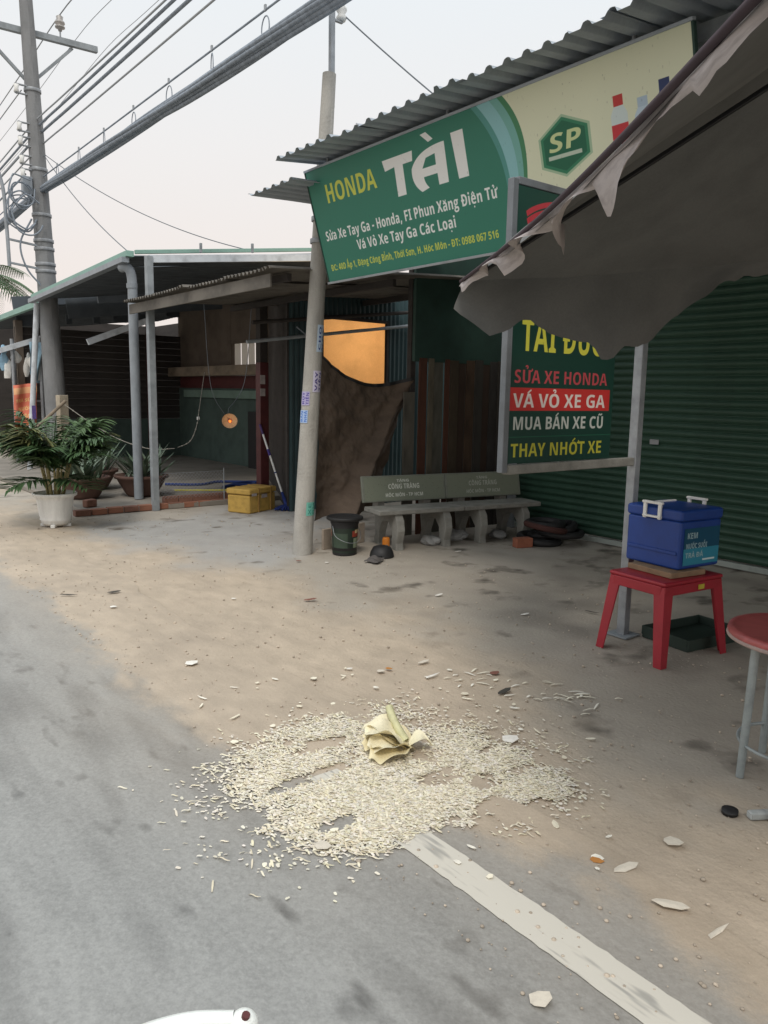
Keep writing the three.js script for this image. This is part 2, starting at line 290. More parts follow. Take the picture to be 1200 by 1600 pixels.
{ // long printed sign that leans out under the eave
  const L = 3.43, H = .881;
  const t = canvasTex(2048, 526, (c, w, h) => {
    const X = s => s / L * w, Y = t => h - t / H * h, k = w / L;
    c.fillStyle = '#d6d9bd'; c.fillRect(0, 0, w, h);
    const edge = new Path2D ? null : null;
    const arc = (dx) => { c.beginPath(); c.moveTo(0, 0); c.lineTo(X(1.93 + dx), 0); c.bezierCurveTo(X(2.12 + dx), Y(.66), X(2.20 + dx * .55), Y(.42), X(2.10 + dx * .35), Y(0)); c.lineTo(0, h); c.closePath(); c.fill(); };
    c.fillStyle = '#3f7f58'; arc(.27); c.fillStyle = '#6fa8a0'; arc(.225); c.fillStyle = '#86b9bd'; arc(.16); c.fillStyle = '#4d8f88'; arc(.05); c.fillStyle = '#2a7561'; arc(0);
    // yellow HONDA
    c.fillStyle = '#c6cb52'; viText(c, 'HONDA', X(.21), Y(.605), .195 * k, { width: X(.67) });
    // big white name with its own letter shapes
    c.fillStyle = '#e3e4e2'; const poly = (...p) => { c.beginPath(); p.forEach((q, i) => i ? c.lineTo(X(q[0]), Y(q[1])) : c.moveTo(X(q[0]), Y(q[1]))); c.closePath(); c.fill(); };
    poly([.985, .765], [1.325, .765], [1.31, .70], [1.205, .70], [1.19, .50], [1.095, .50], [1.11, .70], [1.0, .69]);
    c.beginPath(); c.moveTo(X(1.36), Y(.485)); c.quadraticCurveTo(X(1.26), Y(.55), X(1.29), Y(.65)); c.quadraticCurveTo(X(1.38), Y(.76), X(1.65), Y(.755)); c.lineTo(X(1.635), Y(.50)); c.lineTo(X(1.54), Y(.50)); c.lineTo(X(1.54), Y(.575)); c.lineTo(X(1.40), Y(.575)); c.quadraticCurveTo(X(1.40), Y(.535), X(1.44), Y(.50)); c.closePath(); c.fill();
    c.fillStyle = '#2a7561'; poly([1.40, .63], [1.54, .63], [1.545, .70], [1.45, .69]); c.fillStyle = '#e3e4e2';
    poly([1.43, .84], [1.49, .845], [1.55, .79], [1.50, .78]);
    poly([1.72, .785], [1.835, .785], [1.83, .50], [1.735, .50]);
    viText(c, 'Sửa Xe Tay Ga - Honda, FI Phun Xăng Điện Tử', X(.09), Y(.325), .105 * k, { width: X(1.96), font: 'sans-serif' });
    viText(c, 'Vá Vỏ Xe Tay Ga Các Loại', X(.49), Y(.205), .105 * k, { width: X(1.15) });
    c.fillStyle = '#bfc64e'; viText(c, 'ĐC: 40D Ấp 1, Đặng Công Bỉnh, Thới Sơn, H. Hóc Môn - ĐT: 0988 067 516', X(.07), Y(.085), .068 * k, { width: X(1.94) });
    // green hexagon badge
    const hex = (f, col) => { c.fillStyle = col; c.beginPath(); [[0, .148], [.165, .075], [.165, -.07], [-.01, -.15], [-.165, -.085], [-.165, .06]].forEach((q, i) => { const a = X(2.615 + q[0] * f), b = Y(.51 + q[1] * f); i ? c.lineTo(a, b) : c.moveTo(a, b); }); c.closePath(); c.fill(); };
    hex(1.12, '#9fb99a'); hex(1.02, '#2c7a58'); hex(.9, '#0f6044');
    c.fillStyle = '#c7d29a'; c.save(); c.translate(X(2.49), Y(.49)); c.transform(1, 0, -.22, 1, 0, 0); viText(c, 'SP', 0, 0, .135 * k, { width: X(.24) }); c.restore(); c.fillStyle = '#b7c5b4'; c.fillRect(X(2.49), Y(.47), X(.24), .022 * k);
    // oil bottles
    const bottle = (s, t0, hh, cap, body, lab) => { const b = .052; c.fillStyle = body; c.beginPath(); c.roundRect(X(s - b), Y(t0 + hh * .72), X(2 * b), hh * .72 * k, 8); c.fill(); poly([s - b, t0 + hh * .7], [s + b, t0 + hh * .7], [s + .028, t0 + hh * .84], [s - .028, t0 + hh * .84]); c.fillStyle = cap; c.fillRect(X(s - .03), Y(t0 + hh), X(.06), hh * .17 * k); c.fillStyle = lab; c.fillRect(X(s - b), Y(t0 + hh * .55), X(2 * b), hh * .32 * k); };
    bottle(2.99, .36, .315, '#b8322f', '#c9d6d4', '#c03038'); bottle(3.135, .36, .27, '#a9bccb', '#b7c9d6', '#2f7d6e'); bottle(3.265, .36, .32, '#22325f', '#2a3a78', '#c26a3c');
    // dirt flecks
    const r = rng(3); for (let i = 0; i < 500; i++) { c.fillStyle = `rgba(40,40,35,${.05 + .12 * r()})`; c.fillRect(r() * w, r() * h, 1 + r() * 4, 1 + r() * 9); }
  });
  const s = thing('shop_sign', 'long green and cream shop sign hung under the roof eave', 'sign', [3.85, 2.50, -5.68], 0); s.rotation.set(0, -Math.PI / 2, 0);
  // local x runs along the street, local y up the leaning face
  const tilt = new THREE.Group(); tilt.name = 'board'; tilt.rotation.x = Math.atan2(.25, .845); s.add(tilt);
  const face = new THREE.PlaneGeometry(L, H); face.translate(L / 2, H / 2, .004);
  part('print', face, new THREE.MeshStandardMaterial({ map: t, roughness: .55 }), tilt);
  part('backing', box(L, H, .03, L / 2, H / 2, -.013, .003), M.zinc, tilt);
  part('bottom_rail', box(L + .03, .018, .04, L / 2, -.008, 0, .003), M.galv, tilt); part('top_rail', box(L + .03, .018, .034, L / 2, H + .008, -.004, .003), M.roofGrey, tilt); for (const x of [-.008, L + .008]) part('side_rail', box(.014, H - .004, .03, x, H / 2, -.006, .003), M.greenWall, tilt);
  for (const x of [.3, 1.7, 3.1]) part('hanger', rod(V(x, .85, .235), V(x, .91, .235), .01), M.galv, s);
}
{ // price board set at right angles to the street, carried by the steel post
  const s = thing('service_board', 'tall green service board with red and yellow lettering on steel frame', 'sign', [4.3, 0, -2.87]);
  const W = .91, H = 1.44, t = canvasTex(760, 1203, (c, w, h) => {
    const X = x => (x - 3.10) / W * w, Y = y => (2.63 - y) / H * h, k = w / W;
    c.fillStyle = '#134238'; c.fillRect(0, 0, w, h); c.fillStyle = '#0f3a30'; c.fillRect(0, Y(2.02), w, h);
    // red wing emblem
    c.fillStyle = '#bd3944'; for (let i = 0; i < 5; i++) { const y = 2.595 - i * .038; c.beginPath(); c.moveTo(X(3.165 + i * .006), Y(y - .085)); c.quadraticCurveTo(X(3.26), Y(y - .02), X(3.43 - i * .018), Y(y)); c.lineTo(X(3.42 - i * .018), Y(y - .028)); c.quadraticCurveTo(X(3.27), Y(y - .045), X(3.175 + i * .006), Y(y - .112)); c.closePath(); c.fill(); }
    c.fillRect(X(3.17), Y(2.40), .19 * k, .045 * k);
    c.fillStyle = '#d6d24c'; viText(c, 'TÀI ĐỨC', X(3.17), Y(1.795), .235 * k, { width: .72 * k });
    c.fillStyle = '#b9484f'; viText(c, 'SỬA XE HONDA', X(3.125), Y(1.625), .098 * k, { width: .82 * k });
    c.fillStyle = '#c4322f'; c.fillRect(0, Y(1.60), w * .965, .125 * k);
    c.fillStyle = '#e6dcd6'; viText(c, 'VÁ VỎ XE GA', X(3.125), Y(1.492), .105 * k, { width: .81 * k });
    c.fillStyle = '#c3c8c2'; viText(c, 'MUA BÁN XE CŨ', X(3.125), Y(1.372), .098 * k, { width: .81 * k });
    c.fillStyle = '#1e5a45'; c.fillRect(0, Y(1.335), w, 4);
    c.fillStyle = '#bdb93c'; viText(c, 'THAY NHỚT XE', X(3.12), Y(1.222), .103 * k, { width: .81 * k });
    const r = rng(5); for (let i = 0; i < 400; i++) { c.fillStyle = `rgba(20,25,20,${.05 + .15 * r()})`; c.fillRect(r() * w, r() * h, 1 + r() * 4, 1 + r() * 10); }
  });
  const g = new THREE.PlaneGeometry(W, H); g.translate(3.10 + W / 2 - 4.3, 1.19 + H / 2, .016); part('print', g, new THREE.MeshStandardMaterial({ map: t, roughness: .5 }), s);
  part('panel', box(W, H, .024, 3.10 + W / 2 - 4.3, 1.19 + H / 2, 0, .003), M.greenWall, s);
  part('post', box(.06, 3.34, .06, 0, 1.67, 0, .006), M.galv, s);                                 // to the ground
  part('frame_post', box(.042, 1.52, .042, 3.077 - 4.3, 1.90, 0, .005), M.frameGrey, s);
  part('crossbar', box(1.17, .052, .045, -.615, 1.155, 0, .005), M.concrete, s);
  part('crossbar', box(1.17, .04, .04, -.615, 2.652, 0, .005), M.frameGrey, s);
  part('base_plate', box(.16, .012, .16, 0, .008, 0, .003), M.greySteel, s);
}

// ---------- low lean-to roof, side room and curtain ----------
{
  const s = thing('lean_to_shed', 'low shed with rusty brown corrugated eave and teal sheet wall', 'building');
  const yL = (x, z) => 2.66 + (x - 3.6) * .062;
  for (let i = 0; i < 4; i++) { const z0 = -9.95 + i * .92; part('roof_sheet', corrugated(3.6 - (i % 2) * .02, 6.9, z0 - .02, z0 + .95, (x, z) => yL(x) + (i % 2) * .01, .076, .016, 21 + i), M.roofBrown, s); }
  part('roof_sheet', corrugated(3.42, 5.6, -6.28, -5.5, (x, z) => 3.24 + (x - 3.4) * .05, .14, .012, 31, true), M.roofGrey, s);
  for (const x of [3.85, 5.1, 6.4]) part('purlin', box(.05, .07, 3.6, x, yL(x) - .065, -8.15, .004), M.darkWood, s);
  part('eave_board', box(.02, .12, 3.58, 3.66, 2.565, -8.15, .004), M.roofBrown, s);
  // teal sheet wall with an opening high up into the lit room
  const zW = -8.62, rib = (x0, x1, y0, y1) => surf(Math.round((x1 - x0) / .076 * 8), 1, (u, v) => { const x = lerp(x0, x1, u); return [x, lerp(y0, y1, v), zW + .009 * Math.sin(x / .076 * 6.283)]; }, [x1 - x0, y1 - y0]);
  part('wall_sheet', rib(5.22, 5.68, 0, 2.72), M.teal, s); part('wall_sheet', rib(5.68, 6.8, 0, 1.2), M.teal, s); part('wall_sheet', rib(6.8, 9.2, 0, 2.95), M.teal, s); part('wall_sheet', rib(5.68, 6.8, 2.56, 2.9), M.teal, s);
  part('window_frame', merge([box(.04, 1.36, .05, 5.70, 1.88, zW + .02, .004), box(.04, 1.36, .05, 6.79, 1.88, zW + .02, .004), box(1.05, .04, .05, 6.245, 2.54, zW + .02, .004), box(1.05, .04, .05, 6.245, 1.21, zW + .02, .004)]), M.darkWood, s);
  part('rail_pipe', rod(V(4.55, 2.15, -8.5), V(7.4, 2.55, -8.5), .022), M.greySteel, s);
  part('rail_pipe', rod(V(4.6, 2.38, -8.45), V(7.5, 2.74, -8.45), .024), M.darkWood, s);
  const cream = pm([.62, .46, .28], { worn: [.50, .36, .21], rough: .9, size: 2 });
  part('room_wall', box(2.78, 3.0, .08, 7.86, 1.5, -11.6, .004), cream, s);
  part('room_wall', box(.08, 3.0, 3.0, 9.24, 1.5, -10.1, .004), cream, s);
  part('side_wall', beam(V(5.27, 1.5, -8.7), V(6.62, 1.5, -11.56), .06, 3.0), M.darkWood, s);  // slanted along the view, its dark colour stands in for the dim interior
  { const cg = new THREE.ExtrudeGeometry(new THREE.Shape([[5.1, 8.66], [9.28, 8.66], [9.28, 11.64], [6.5, 11.64]].map(p => new THREE.Vector2(...p))), { depth: .06, bevelEnabled: false }); cg.rotateX(-Math.PI / 2); cg.translate(0, 3.0, 0); part('room_ceiling', ni(boxUV(cg)), cream, s); }
  part('wall_batten', box(.05, 2.9, .03, 7.62, 1.5, -11.54, .004), M.plaster, s);
  part('corner_column', box(.13, 1.95, .13, 5.24, .975, -9.36, .006), M.redPaint, s);
  part('corner_column', box(.12, .9, .12, 5.24, 2.4, -9.36, .006), M.darkWood, s);
  for (const [y, h] of [[1.72, .12], [1.55, .10]]) part('column_sticker', box(.075, h, .004, 5.21, y, -9.292, .001), M.umbrellaPale, s);
}
{ // lamp out of view, placed to light the side room
  const l = thing('unseen_room_lamp', 'unseen warm bulb lighting the room behind the brown curtain', 'lamp', [8.5, 2.55, -10.1]);
  const g = new THREE.SphereGeometry(.05, 20, 14); part('bulb', ni(g), new THREE.MeshStandardMaterial({ color: 0xffc070, emissive: 0xffa850, emissiveIntensity: 4 }), l);
  part('socket', rod(V(0, .04, 0), V(0, .12, 0), .022), M.black, l); part('cord', rod(V(0, .12, 0), V(0, .455, 0), .005), M.black, l);
  const p = new THREE.PointLight(new THREE.Color(1, .70, .40), 5.5, 0, 2); p.position.set(8.5, 2.55, -10.1); p.castShadow = true; p.shadow.radius = 2; p.name = 'unseen_room_light'; scene.add(p);
}
{ // sagging brown tarpaulin curtain
  const nu = 150, nv = 120;
  const g = surf(nu, nv, (u, v) => {
    const xr = 5.52 - .30 * Math.pow(v, 1.1), xl = 4.33 + .02 * v, x = lerp(xl, xr, u);
    const sag = 1.99 - .30 * Math.sin(Math.pow(u, .8) * Math.PI * .80) - .07 * u, bot = .22 + .05 * Math.sin(u * 9);
    const y = lerp(sag, bot, v);
    const fold = .05 * Math.sin(u * 7 + v * 4.5) * (.3 + v) + .13 * Math.exp(-Math.pow((u - .97 + .62 * v) / .06, 2)) * (.3 + v * .7) - .10 * Math.exp(-Math.pow((u - 1.08 + .62 * v) / .05, 2)) * v - .16 * sst(.0, .25, u - 1.02 + .62 * v);
    return [x, y, -6.62 + .06 * u + fold + (fbm(x * 6, y * 6, 201, 4) - .5) * .09];
  }, [1.1, 1.7]);
  const c = thing('tarpaulin_curtain', 'brown tarpaulin curtain sagging beside the concrete pole', 'curtain');
  part('cloth', g, M.tarpBrown, c);
  const h = surf(nu, 1, (u, v) => { const xl = 4.33, x = lerp(xl, 5.52, u), y = 1.99 - .30 * Math.sin(Math.pow(u, .8) * Math.PI * .80) - .07 * u; return [x, y + .012 - v * .035, -6.62 + .06 * u + .05 * Math.sin(u * 7) * .3 + .012 + .13 * Math.exp(-Math.pow((u - .97) / .06, 2)) * .3 + (fbm(x * 6, y * 6, 201, 4) - .5) * .09]; }, [1.1, .04]);
  part('hem', h, M.black, c);
  for (const [x, y, z] of [[4.33, 1.99, -6.6], [5.52, 1.74, -6.54]]) part('tie_rope', tube([[x, y, z], [x + (x < 5 ? -.12 : .0), y + .12, z - .01], [x + (x < 5 ? -.25 : .01), y + .2, z]], .007, 10, 5), M.wire, c);
}
{ // leaning concrete pole beside the sign, with pasted stickers and an iron extension
  const s = thing('concrete_pole', 'leaning concrete pole with pasted stickers standing at the sign', 'pole', [3.93, 0, -6.26]);
  const a = V(0, -.05, 0), b = V(.29, 4.43, 0), at = y => V(.29 * y / 4.43, y, 0);
  part('shaft', rod(a, b, .098, .062, 20), M.concretePole, s);
  part('iron_extension', box(.045, .95, .045, .315, 4.62, 0, .004), M.zinc, s);
  part('bracket', box(.15, .02, .03, .37, 5.06, 0, .003), M.galv, s); part('bracket', box(.12, .02, .03, .37, 4.9, 0, .003), M.galv, s);
  part('insulator', lathe([[0, -.07], [.035, -.07], [.05, -.04], [.03, -.01], [.05, .02], [.05, .04], [.03, .07], [0, .07]].map(p => [p[0], p[1] + 4.98]), 16).translate(.42, 0, 0), M.whitePlastic, s);
  const clampM = M.galv; for (const y of [2.95, 3.15]) part('clamp', lathe([[.078, y - .02], [.09, y - .02], [.09, y + .02], [.078, y + .02]], 20).translate(at(y).x, 0, 0), clampM, s);
  const st = (y, h, ang, tone, ink, txt) => { // curved paper sticker
    const t = canvasTex(96, 192, (c, w, hh) => { c.fillStyle = tone; c.fillRect(0, 0, w, hh); c.fillStyle = ink; c.save(); c.translate(w * .5, hh * .5); c.rotate(-Math.PI / 2); viText(c, txt[0], -hh * .45, -w * .02, 40, { width: hh * .9 }); viText(c, txt[1], -hh * .45, w * .42, 36, { width: hh * .9 }); c.restore(); });
    const r = lerp(.098, .062, y / 4.43) + .003, g = surf(10, 6, (u, v) => { const q = ang + (u - .5) * 1.15, yy = y + (v - .5) * h; return [at(yy).x + Math.sin(q) * r, yy, Math.cos(q) * r]; });
    part('sticker', g, new THREE.MeshStandardMaterial({ map: t, roughness: .7, side: THREE.DoubleSide }), s);
  };
  const cam = Math.atan2(-3.93, 6.26);
  st(2.06, .25, cam + .9, '#b9cbdc', '#33498c', ['CHO', 'VAY']); st(1.66, .20, cam + .7, '#c3bed2', '#3c2f76', ['VAY', 'TIỀN']);
  st(1.50, .13, cam - .7, '#a9a3c4', '#43348a', ['RÚT', 'TIỀN']); st(1.33, .12, cam - .8, '#9fb6d8', '#3563b5', ['BÁN', 'NHÀ']); st(.45, .13, cam + .75, '#6fb3a4', '#39897b', ['XE', 'ÔM']);
}
{ // two concrete benches end to end
  const cloneFrom = [];
  const mk = () => {
    const b = new THREE.Group(), W = 1.0;
    part('seat', box(W, .05, .36, W / 2, .385, -.20, .012), M.concrete, b);
    const back = part('backrest', box(W, .275, .035, 0, 0, 0, .008), M.benchGreen, b); back.position.set(W / 2, .575, -.44); back.rotation.x = -.20;
    const sideShape = [[-.03, 0], [.07, 0], [.055, .07], [.09, .2], [.07, .30], [.02, .36], [-.36, .36], [-.43, .28], [-.40, .10], [-.44, 0], [-.34, 0], [-.33, .12], [-.27, .25], [-.12, .28], [-.02, .18]].map(p => [p[0] - .08, p[1]]);
    for (const x of [.16, W - .28]) {
      const g = extr(sideShape, .07, .008); g.rotateY(-Math.PI / 2); g.translate(x + .035 + .07, 0, 0);
      // outline x becomes depth: front of the bench is +z
      part('leg', g, M.concrete, b);
      const arm = extr([[-.05, .35], [.05, .35], [.06, .46], [.03, .53], [-.02, .53], [-.05, .46]].map(p => [p[0] - .505, p[1]]), .07, .008); arm.rotateY(-Math.PI / 2); arm.translate(x + .105, 0, 0);
      part('back_support', arm, M.concrete, b);
    }
    return b;
  };
  const dir = Math.atan2(-.35, 1.8); // along the side wall, right end nearer the street camera
  const txt = [['TẶNG', 'CÔNG TRÁNG', 'HÓC MÔN - TP HCM'], ['TẶNG', 'CÔNG TRÁNG', 'HÓC MÔN - TP HCM']];
  [['green-grey concrete bench with white lettering next to the black bucket', 4.60, -5.88], ['shaded concrete bench with lettered backrest close to the shutter', 5.585, -5.69]].forEach(([label, x, z], i) => {
    const b = mk(); b.name = numbered('concrete_bench'); b.userData = { label, category: 'bench', group: 'concrete benches' }; b.position.set(x, 0, z); b.rotation.y = dir; scene.add(b);
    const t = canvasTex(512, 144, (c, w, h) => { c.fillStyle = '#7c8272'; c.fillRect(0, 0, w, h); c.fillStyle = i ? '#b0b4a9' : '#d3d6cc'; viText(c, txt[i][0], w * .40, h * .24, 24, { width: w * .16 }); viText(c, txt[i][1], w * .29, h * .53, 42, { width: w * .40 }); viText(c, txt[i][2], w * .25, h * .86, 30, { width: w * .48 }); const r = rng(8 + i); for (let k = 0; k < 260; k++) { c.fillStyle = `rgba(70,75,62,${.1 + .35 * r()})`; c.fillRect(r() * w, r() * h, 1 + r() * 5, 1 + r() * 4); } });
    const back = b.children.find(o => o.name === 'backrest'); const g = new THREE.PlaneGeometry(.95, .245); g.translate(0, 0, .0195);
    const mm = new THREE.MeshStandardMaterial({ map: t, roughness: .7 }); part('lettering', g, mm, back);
  });
}

// ---------- open cafe shelter to the left ----------
{
  const s = thing('cafe_shelter', 'open cafe shelter with pale green roof edge and grey columns', 'building');
  const yC = (x, z) => 3.26 + (x - 3.8) * .135 + (z + 10.1) * .03;
  for (let i = 0; i < 5; i++) { const z0 = -14.8 + i * .94; part('roof_sheet', corrugated(3.78, 9.4, z0 - .02, z0 + .96, (x, z) => yC(x, z) + (i % 2) * .006, .19, .014, 41 + i, true), M.roofDark, s); }
  part('eave_trim', beam(V(3.74, yC(3.8, -10.08) + .02, -10.08), V(3.74, yC(3.8, -14.8) + .02, -14.8), .10, .075), M.roofGreen, s);
  part('gable_trim', beam(V(3.80, yC(3.8, -10.1) + .045, -10.07), V(8.4, yC(8.4, -10.1) + .045, -10.07), .05, .05), M.roofGreen, s);
  part('gutter', beam(V(3.69, yC(3.8, -10.1) - .055, -10.12), V(3.69, yC(3.8, -14.8) - .055, -14.8), .10, .07), M.pvc, s);
  part('gable_beam', beam(V(3.80, 3.165, -9.62), V(6.3, 3.475, -9.62), .05, .095), M.whiteSteel, s);
  for (const x of [4.5, 5.25]) part('beam_cleat', box(.03, .12, .03, x, 3.30 + (x - 3.8) * .12, -9.62, .003), M.greySteel, s);
  part('column', box(.085, 3.2, .085, 3.80, 1.6, -9.62, .006), M.greySteel, s);
  // downpipe with its elbow
  const dp = [V(3.72, 3.13, -10.34), V(3.73, 3.135, -10.27), V(3.77, 3.11, -10.23), V(3.80, 3.03, -10.225), V(3.81, 2.6, -10.23), V(3.83, 0.08, -10.28)];
  const pipe = part('downpipe', merge([tube(dp.slice(0, 5), .062, 30, 14), rod(dp[4], dp[5], .062, .062, 16)]), M.pvc, s); part('collar', rod(V(3.803, 2.93, -10.225), V(3.806, 2.87, -10.227), .070, .070, 16), M.pvc, pipe);
  part('rafter', beam(V(4.2, 2.33, -13.4), V(5.35, 2.80, -13.4), .06, .10), M.whiteSteel, s);
  part('rafter', beam(V(4.0, 2.9, -12.2), V(7.3, 3.40, -12.2), .06, .10), M.roofDark, s);
  part('column', rod(V(3.62, .0, -15.2), V(3.80, 3.05, -14.85), .05, .05, 12), M.whiteSteel, s);
  part('column_sticker', box(.07, .24, .01, 3.70, 1.12, -15.005, .002), pm([.12, .08, .28], { worn: [.5, .48, .55], amount: 1, size: .12 }), s);
  // far end wall: teal painted dado, dark shutters above, slots of daylight under the header
  part('end_wall', box(4.6, .92, .10, 6.2, .46, -17.05, .006), M.cafeGreen, s);
  for (let i = 0; i < 13; i++) part('shutter_board', box(4.6, .135, .03, 6.2, 1.0 + i * .142, -17.03 + (i % 2) * .012, .004), M.darkWood, s);
  part('end_wall', box(.14, 2.9, .16, 3.98, 1.45, -17.05, .006), M.plasterDark, s);
  for (const [x, w] of [[4.2, .5], [4.98, .12], [5.55, .14], [6.05, .3], [6.62, .3], [7.9, 1.6]]) part('header_block', box(w, .24, .05, x, 2.95 + (x - 4.5) * .11, -17.05, .004), M.roofDark, s);
  part('header_beam', beam(V(3.9, 3.17, -17.02), V(9.4, 3.80, -17.02), .07, .36), M.roofDark, s); part('added_gable_panel', beam(V(4.3, 3.12, -14.88), V(9.4, 3.82, -14.88), .03, .62), M.roofDark, s);  // gable panel added to shut out the bright sky between the two roofs
  // inner wall parallel to the street
  part('back_wall', box(.12, 1.62, 5.4, 7.42, .81, -14.4, .006), M.cafeGreen, s);
  part('green_beam', box(.10, .16, 4.6, 7.29, 1.50, -14.2, .006), pm([.16, .24, .20], { rough: .8, size: 1.5 }), s);
  part('recess_board', box(.06, .28, 5.2, 7.42, 1.73, -14.5, .006), M.redPaint, s);
  part('lintel', box(.30, .20, 5.2, 7.25, 1.97, -14.5, .012), M.plaster, s);
  part('upper_wall', box(.10, 1.7, 2.6, 7.46, 2.92, -15.82, .008), M.plasterDark, s);
  part('upper_wall', box(.10, 1.25, 1.45, 7.46, 3.145, -13.79, .008), M.plasterDark, s); part('upper_wall', box(.10, 1.7, 1.4, 7.46, 2.92, -12.36, .008), M.plasterDark, s);
  const clear = new THREE.MeshPhysicalMaterial({ color: new THREE.Color().setRGB(.62, .58, .52), roughness: 1, transmission: .45, thickness: 0, side: THREE.DoubleSide }); for (let i = 0; i < 10; i++) part('skylight_strip', new THREE.PlaneGeometry(.139, .47).rotateY(Math.PI / 2).translate(7.48 + (i % 2) * .012, 2.29, -13.13 - i * .145), clear, s);
  part('door_panel', box(.08, 1.15, .5, 7.30, .60, -13.3, .006), M.black, s);
  part('inner_column', box(.16, 3.0, .16, 6.55, 1.5, -16.6, .006), M.redPaint, s);
}
struct('cafe_floor', merge([box(6.2, .07, 8.2, 6.0, .035, -13.75, .01)]), M.cafeFloor);
{ // brick kerb along the shelter, laid brick by brick
  const k = thing('brick_kerb', 'low red brick kerb edging the cafe floor', 'kerb', [2.78, 0, -9.66], .03);
  const g = [box(.19, .075, .11, 0, 0, 0, .006), box(.188, .072, .112, 0, 0, 0, .008)], r = rng(21);
  for (let i = 0; i < 12; i++) { const b = part('brick', g[i % 2], i % 3 ? M.brick : M.brickB, k); b.position.set(.1 + i * .203, .0375 + r() * .006, (r() - .5) * .02); b.rotation.y = (r() - .5) * .05; }
  const hollow = (() => { const sh = new THREE.Shape([[-.095, -.04], [.095, -.04], [.095, .04], [-.095, .04]].map(p => new THREE.Vector2(...p))); for (const x of [-.06, -.02, .02, .06]) { const h = new THREE.Path(); h.absellipse(x, 0, .013, .024, 0, 6.3); sh.holes.push(h); } const e = new THREE.ExtrudeGeometry(sh, { depth: .09, bevelEnabled: false, curveSegments: 6 }); return ni(boxUV(e)); })();
  for (let i = 0; i < 7; i++) { const b = part('hollow_brick', hollow, M.brickB, k); b.position.set(1.28 + i * .2, .116, -.10 + (r() - .5) * .02); }
}
{ // thin wire netting strung along the kerb
  const f = thing('wire_netting', 'low wire netting stretched between grey column and yellow box', 'fence', [3.9, .13, -9.7]);
  const w = []; for (let i = -8; i < 26; i++) for (const d of [1, -1]) { const x0 = i * .05, x1 = x0 + .34 * d * 1; const a = V(clamp(x0, 0, .92), 0, 0), b = V(clamp(x1, 0, .92), .34, 0); if (Math.abs(a.x - b.x) > .05) { const sl = .34 / (x1 - x0); a.y = (a.x - x0) * sl; b.y = (b.x - x0) * sl; w.push(rod(a, b, .0014, .0014, 4)); } }
  part('mesh_wire', merge(w), M.galv, f); part('top_wire', rod(V(0, .34, 0), V(.92, .34, 0), .003, .003, 5), M.galv, f); part('stake', rod(V(.92, -.13, 0), V(.92, .38, 0), .008), M.greySteel, f);
}
// ---------- next stall beyond the shelter ----------
{
  const s = thing('market_stall', 'cluttered stall frame hung with plastic bags beyond the shelter', 'stall');
  const yS = (x, z) => 3.02 + (x - 3.9) * .12 + (z + 15) * .02;
  part('roof_sheet', corrugated(3.86, 8.5, -21, -14.95, yS, .19, .014, 61, true), M.roofDark, s);
  part('eave_trim', beam(V(3.83, yS(3.86, -14.95) + .02, -14.95), V(3.83, yS(3.86, -21) + .02, -21), .08, .10), M.roofGreen, s);
  part('back_wall', box(5.5, 3.4, .1, 6.6, 1.7, -22.5, .006), M.darkWood, s);  // dark back walls stand in for the shaded stall interior
  part('back_wall', box(.1, 3.4, 5, 9.0, 1.7, -20, .006), M.darkWood, s);
  for (const [x, z, h, r, m] of [[3.75, -16.6, 2.5, .035, M.galv], [3.85, -16.9, 2.3, .02, M.galv], [3.98, -17.0, 2.3, .02, M.galv], [4.13, -17.1, 2.4, .02, M.galv], [4.24, -16.5, 2.55, .035, M.galv]]) part('post', rod(V(x, 0, z), V(x, h, z), r, r, 10), m, s);
  part('rail', beam(V(3.4, 2.22, -16.6), V(4.3, 2.55, -16.5), .07, .10), M.whiteSteel, s);
  part('rail', beam(V(3.74, 1.3, -16.55), V(4.6, 1.3, -16.5), .04, .04), M.galv, s);
  part('counter', box(.9, .8, .6, 4.3, .4, -17.2, .01), M.plasterDark, s);
  const r = rng(31), mats = [M.whitePlastic, pm([.30, .48, .62], { worn: [.5, .6, .68], size: .3 }), pm([.62, .60, .56], { size: .3 })];
  for (let i = 0; i < 12; i++) { // limp plastic bags
    const x = 3.55 + r() * .75, z = -16.45 - r() * .25, h = .16 + r() * .3, w = .09 + r() * .1, y = 2.4 - r() * .35, q = r() * 6;
    const g = surf(6, 8, (u, v) => { const a = u * 6.283, rr = w * .5 * (.25 + .75 * Math.sin(Math.pow(v, .8) * 2.6)) * (1 + .3 * Math.sin(a * 2 + v * 5 + q)); return [x + Math.cos(a) * rr, y - v * h, z + Math.sin(a) * rr * .6]; });
    part('plastic_bag', g, mats[i % 3], s);
  }
  const bs = part('blue_sheet', surf(10, 16, (u, v) => [4.02 + u * .24 - .1 * v * u, 2.45 - v * .62 - .15 * u * v, -16.42 + .05 * Math.sin(u * 7 + v * 4)]), pm([.33, .50, .62], { worn: [.55, .62, .66], size: .3 }), s);
}
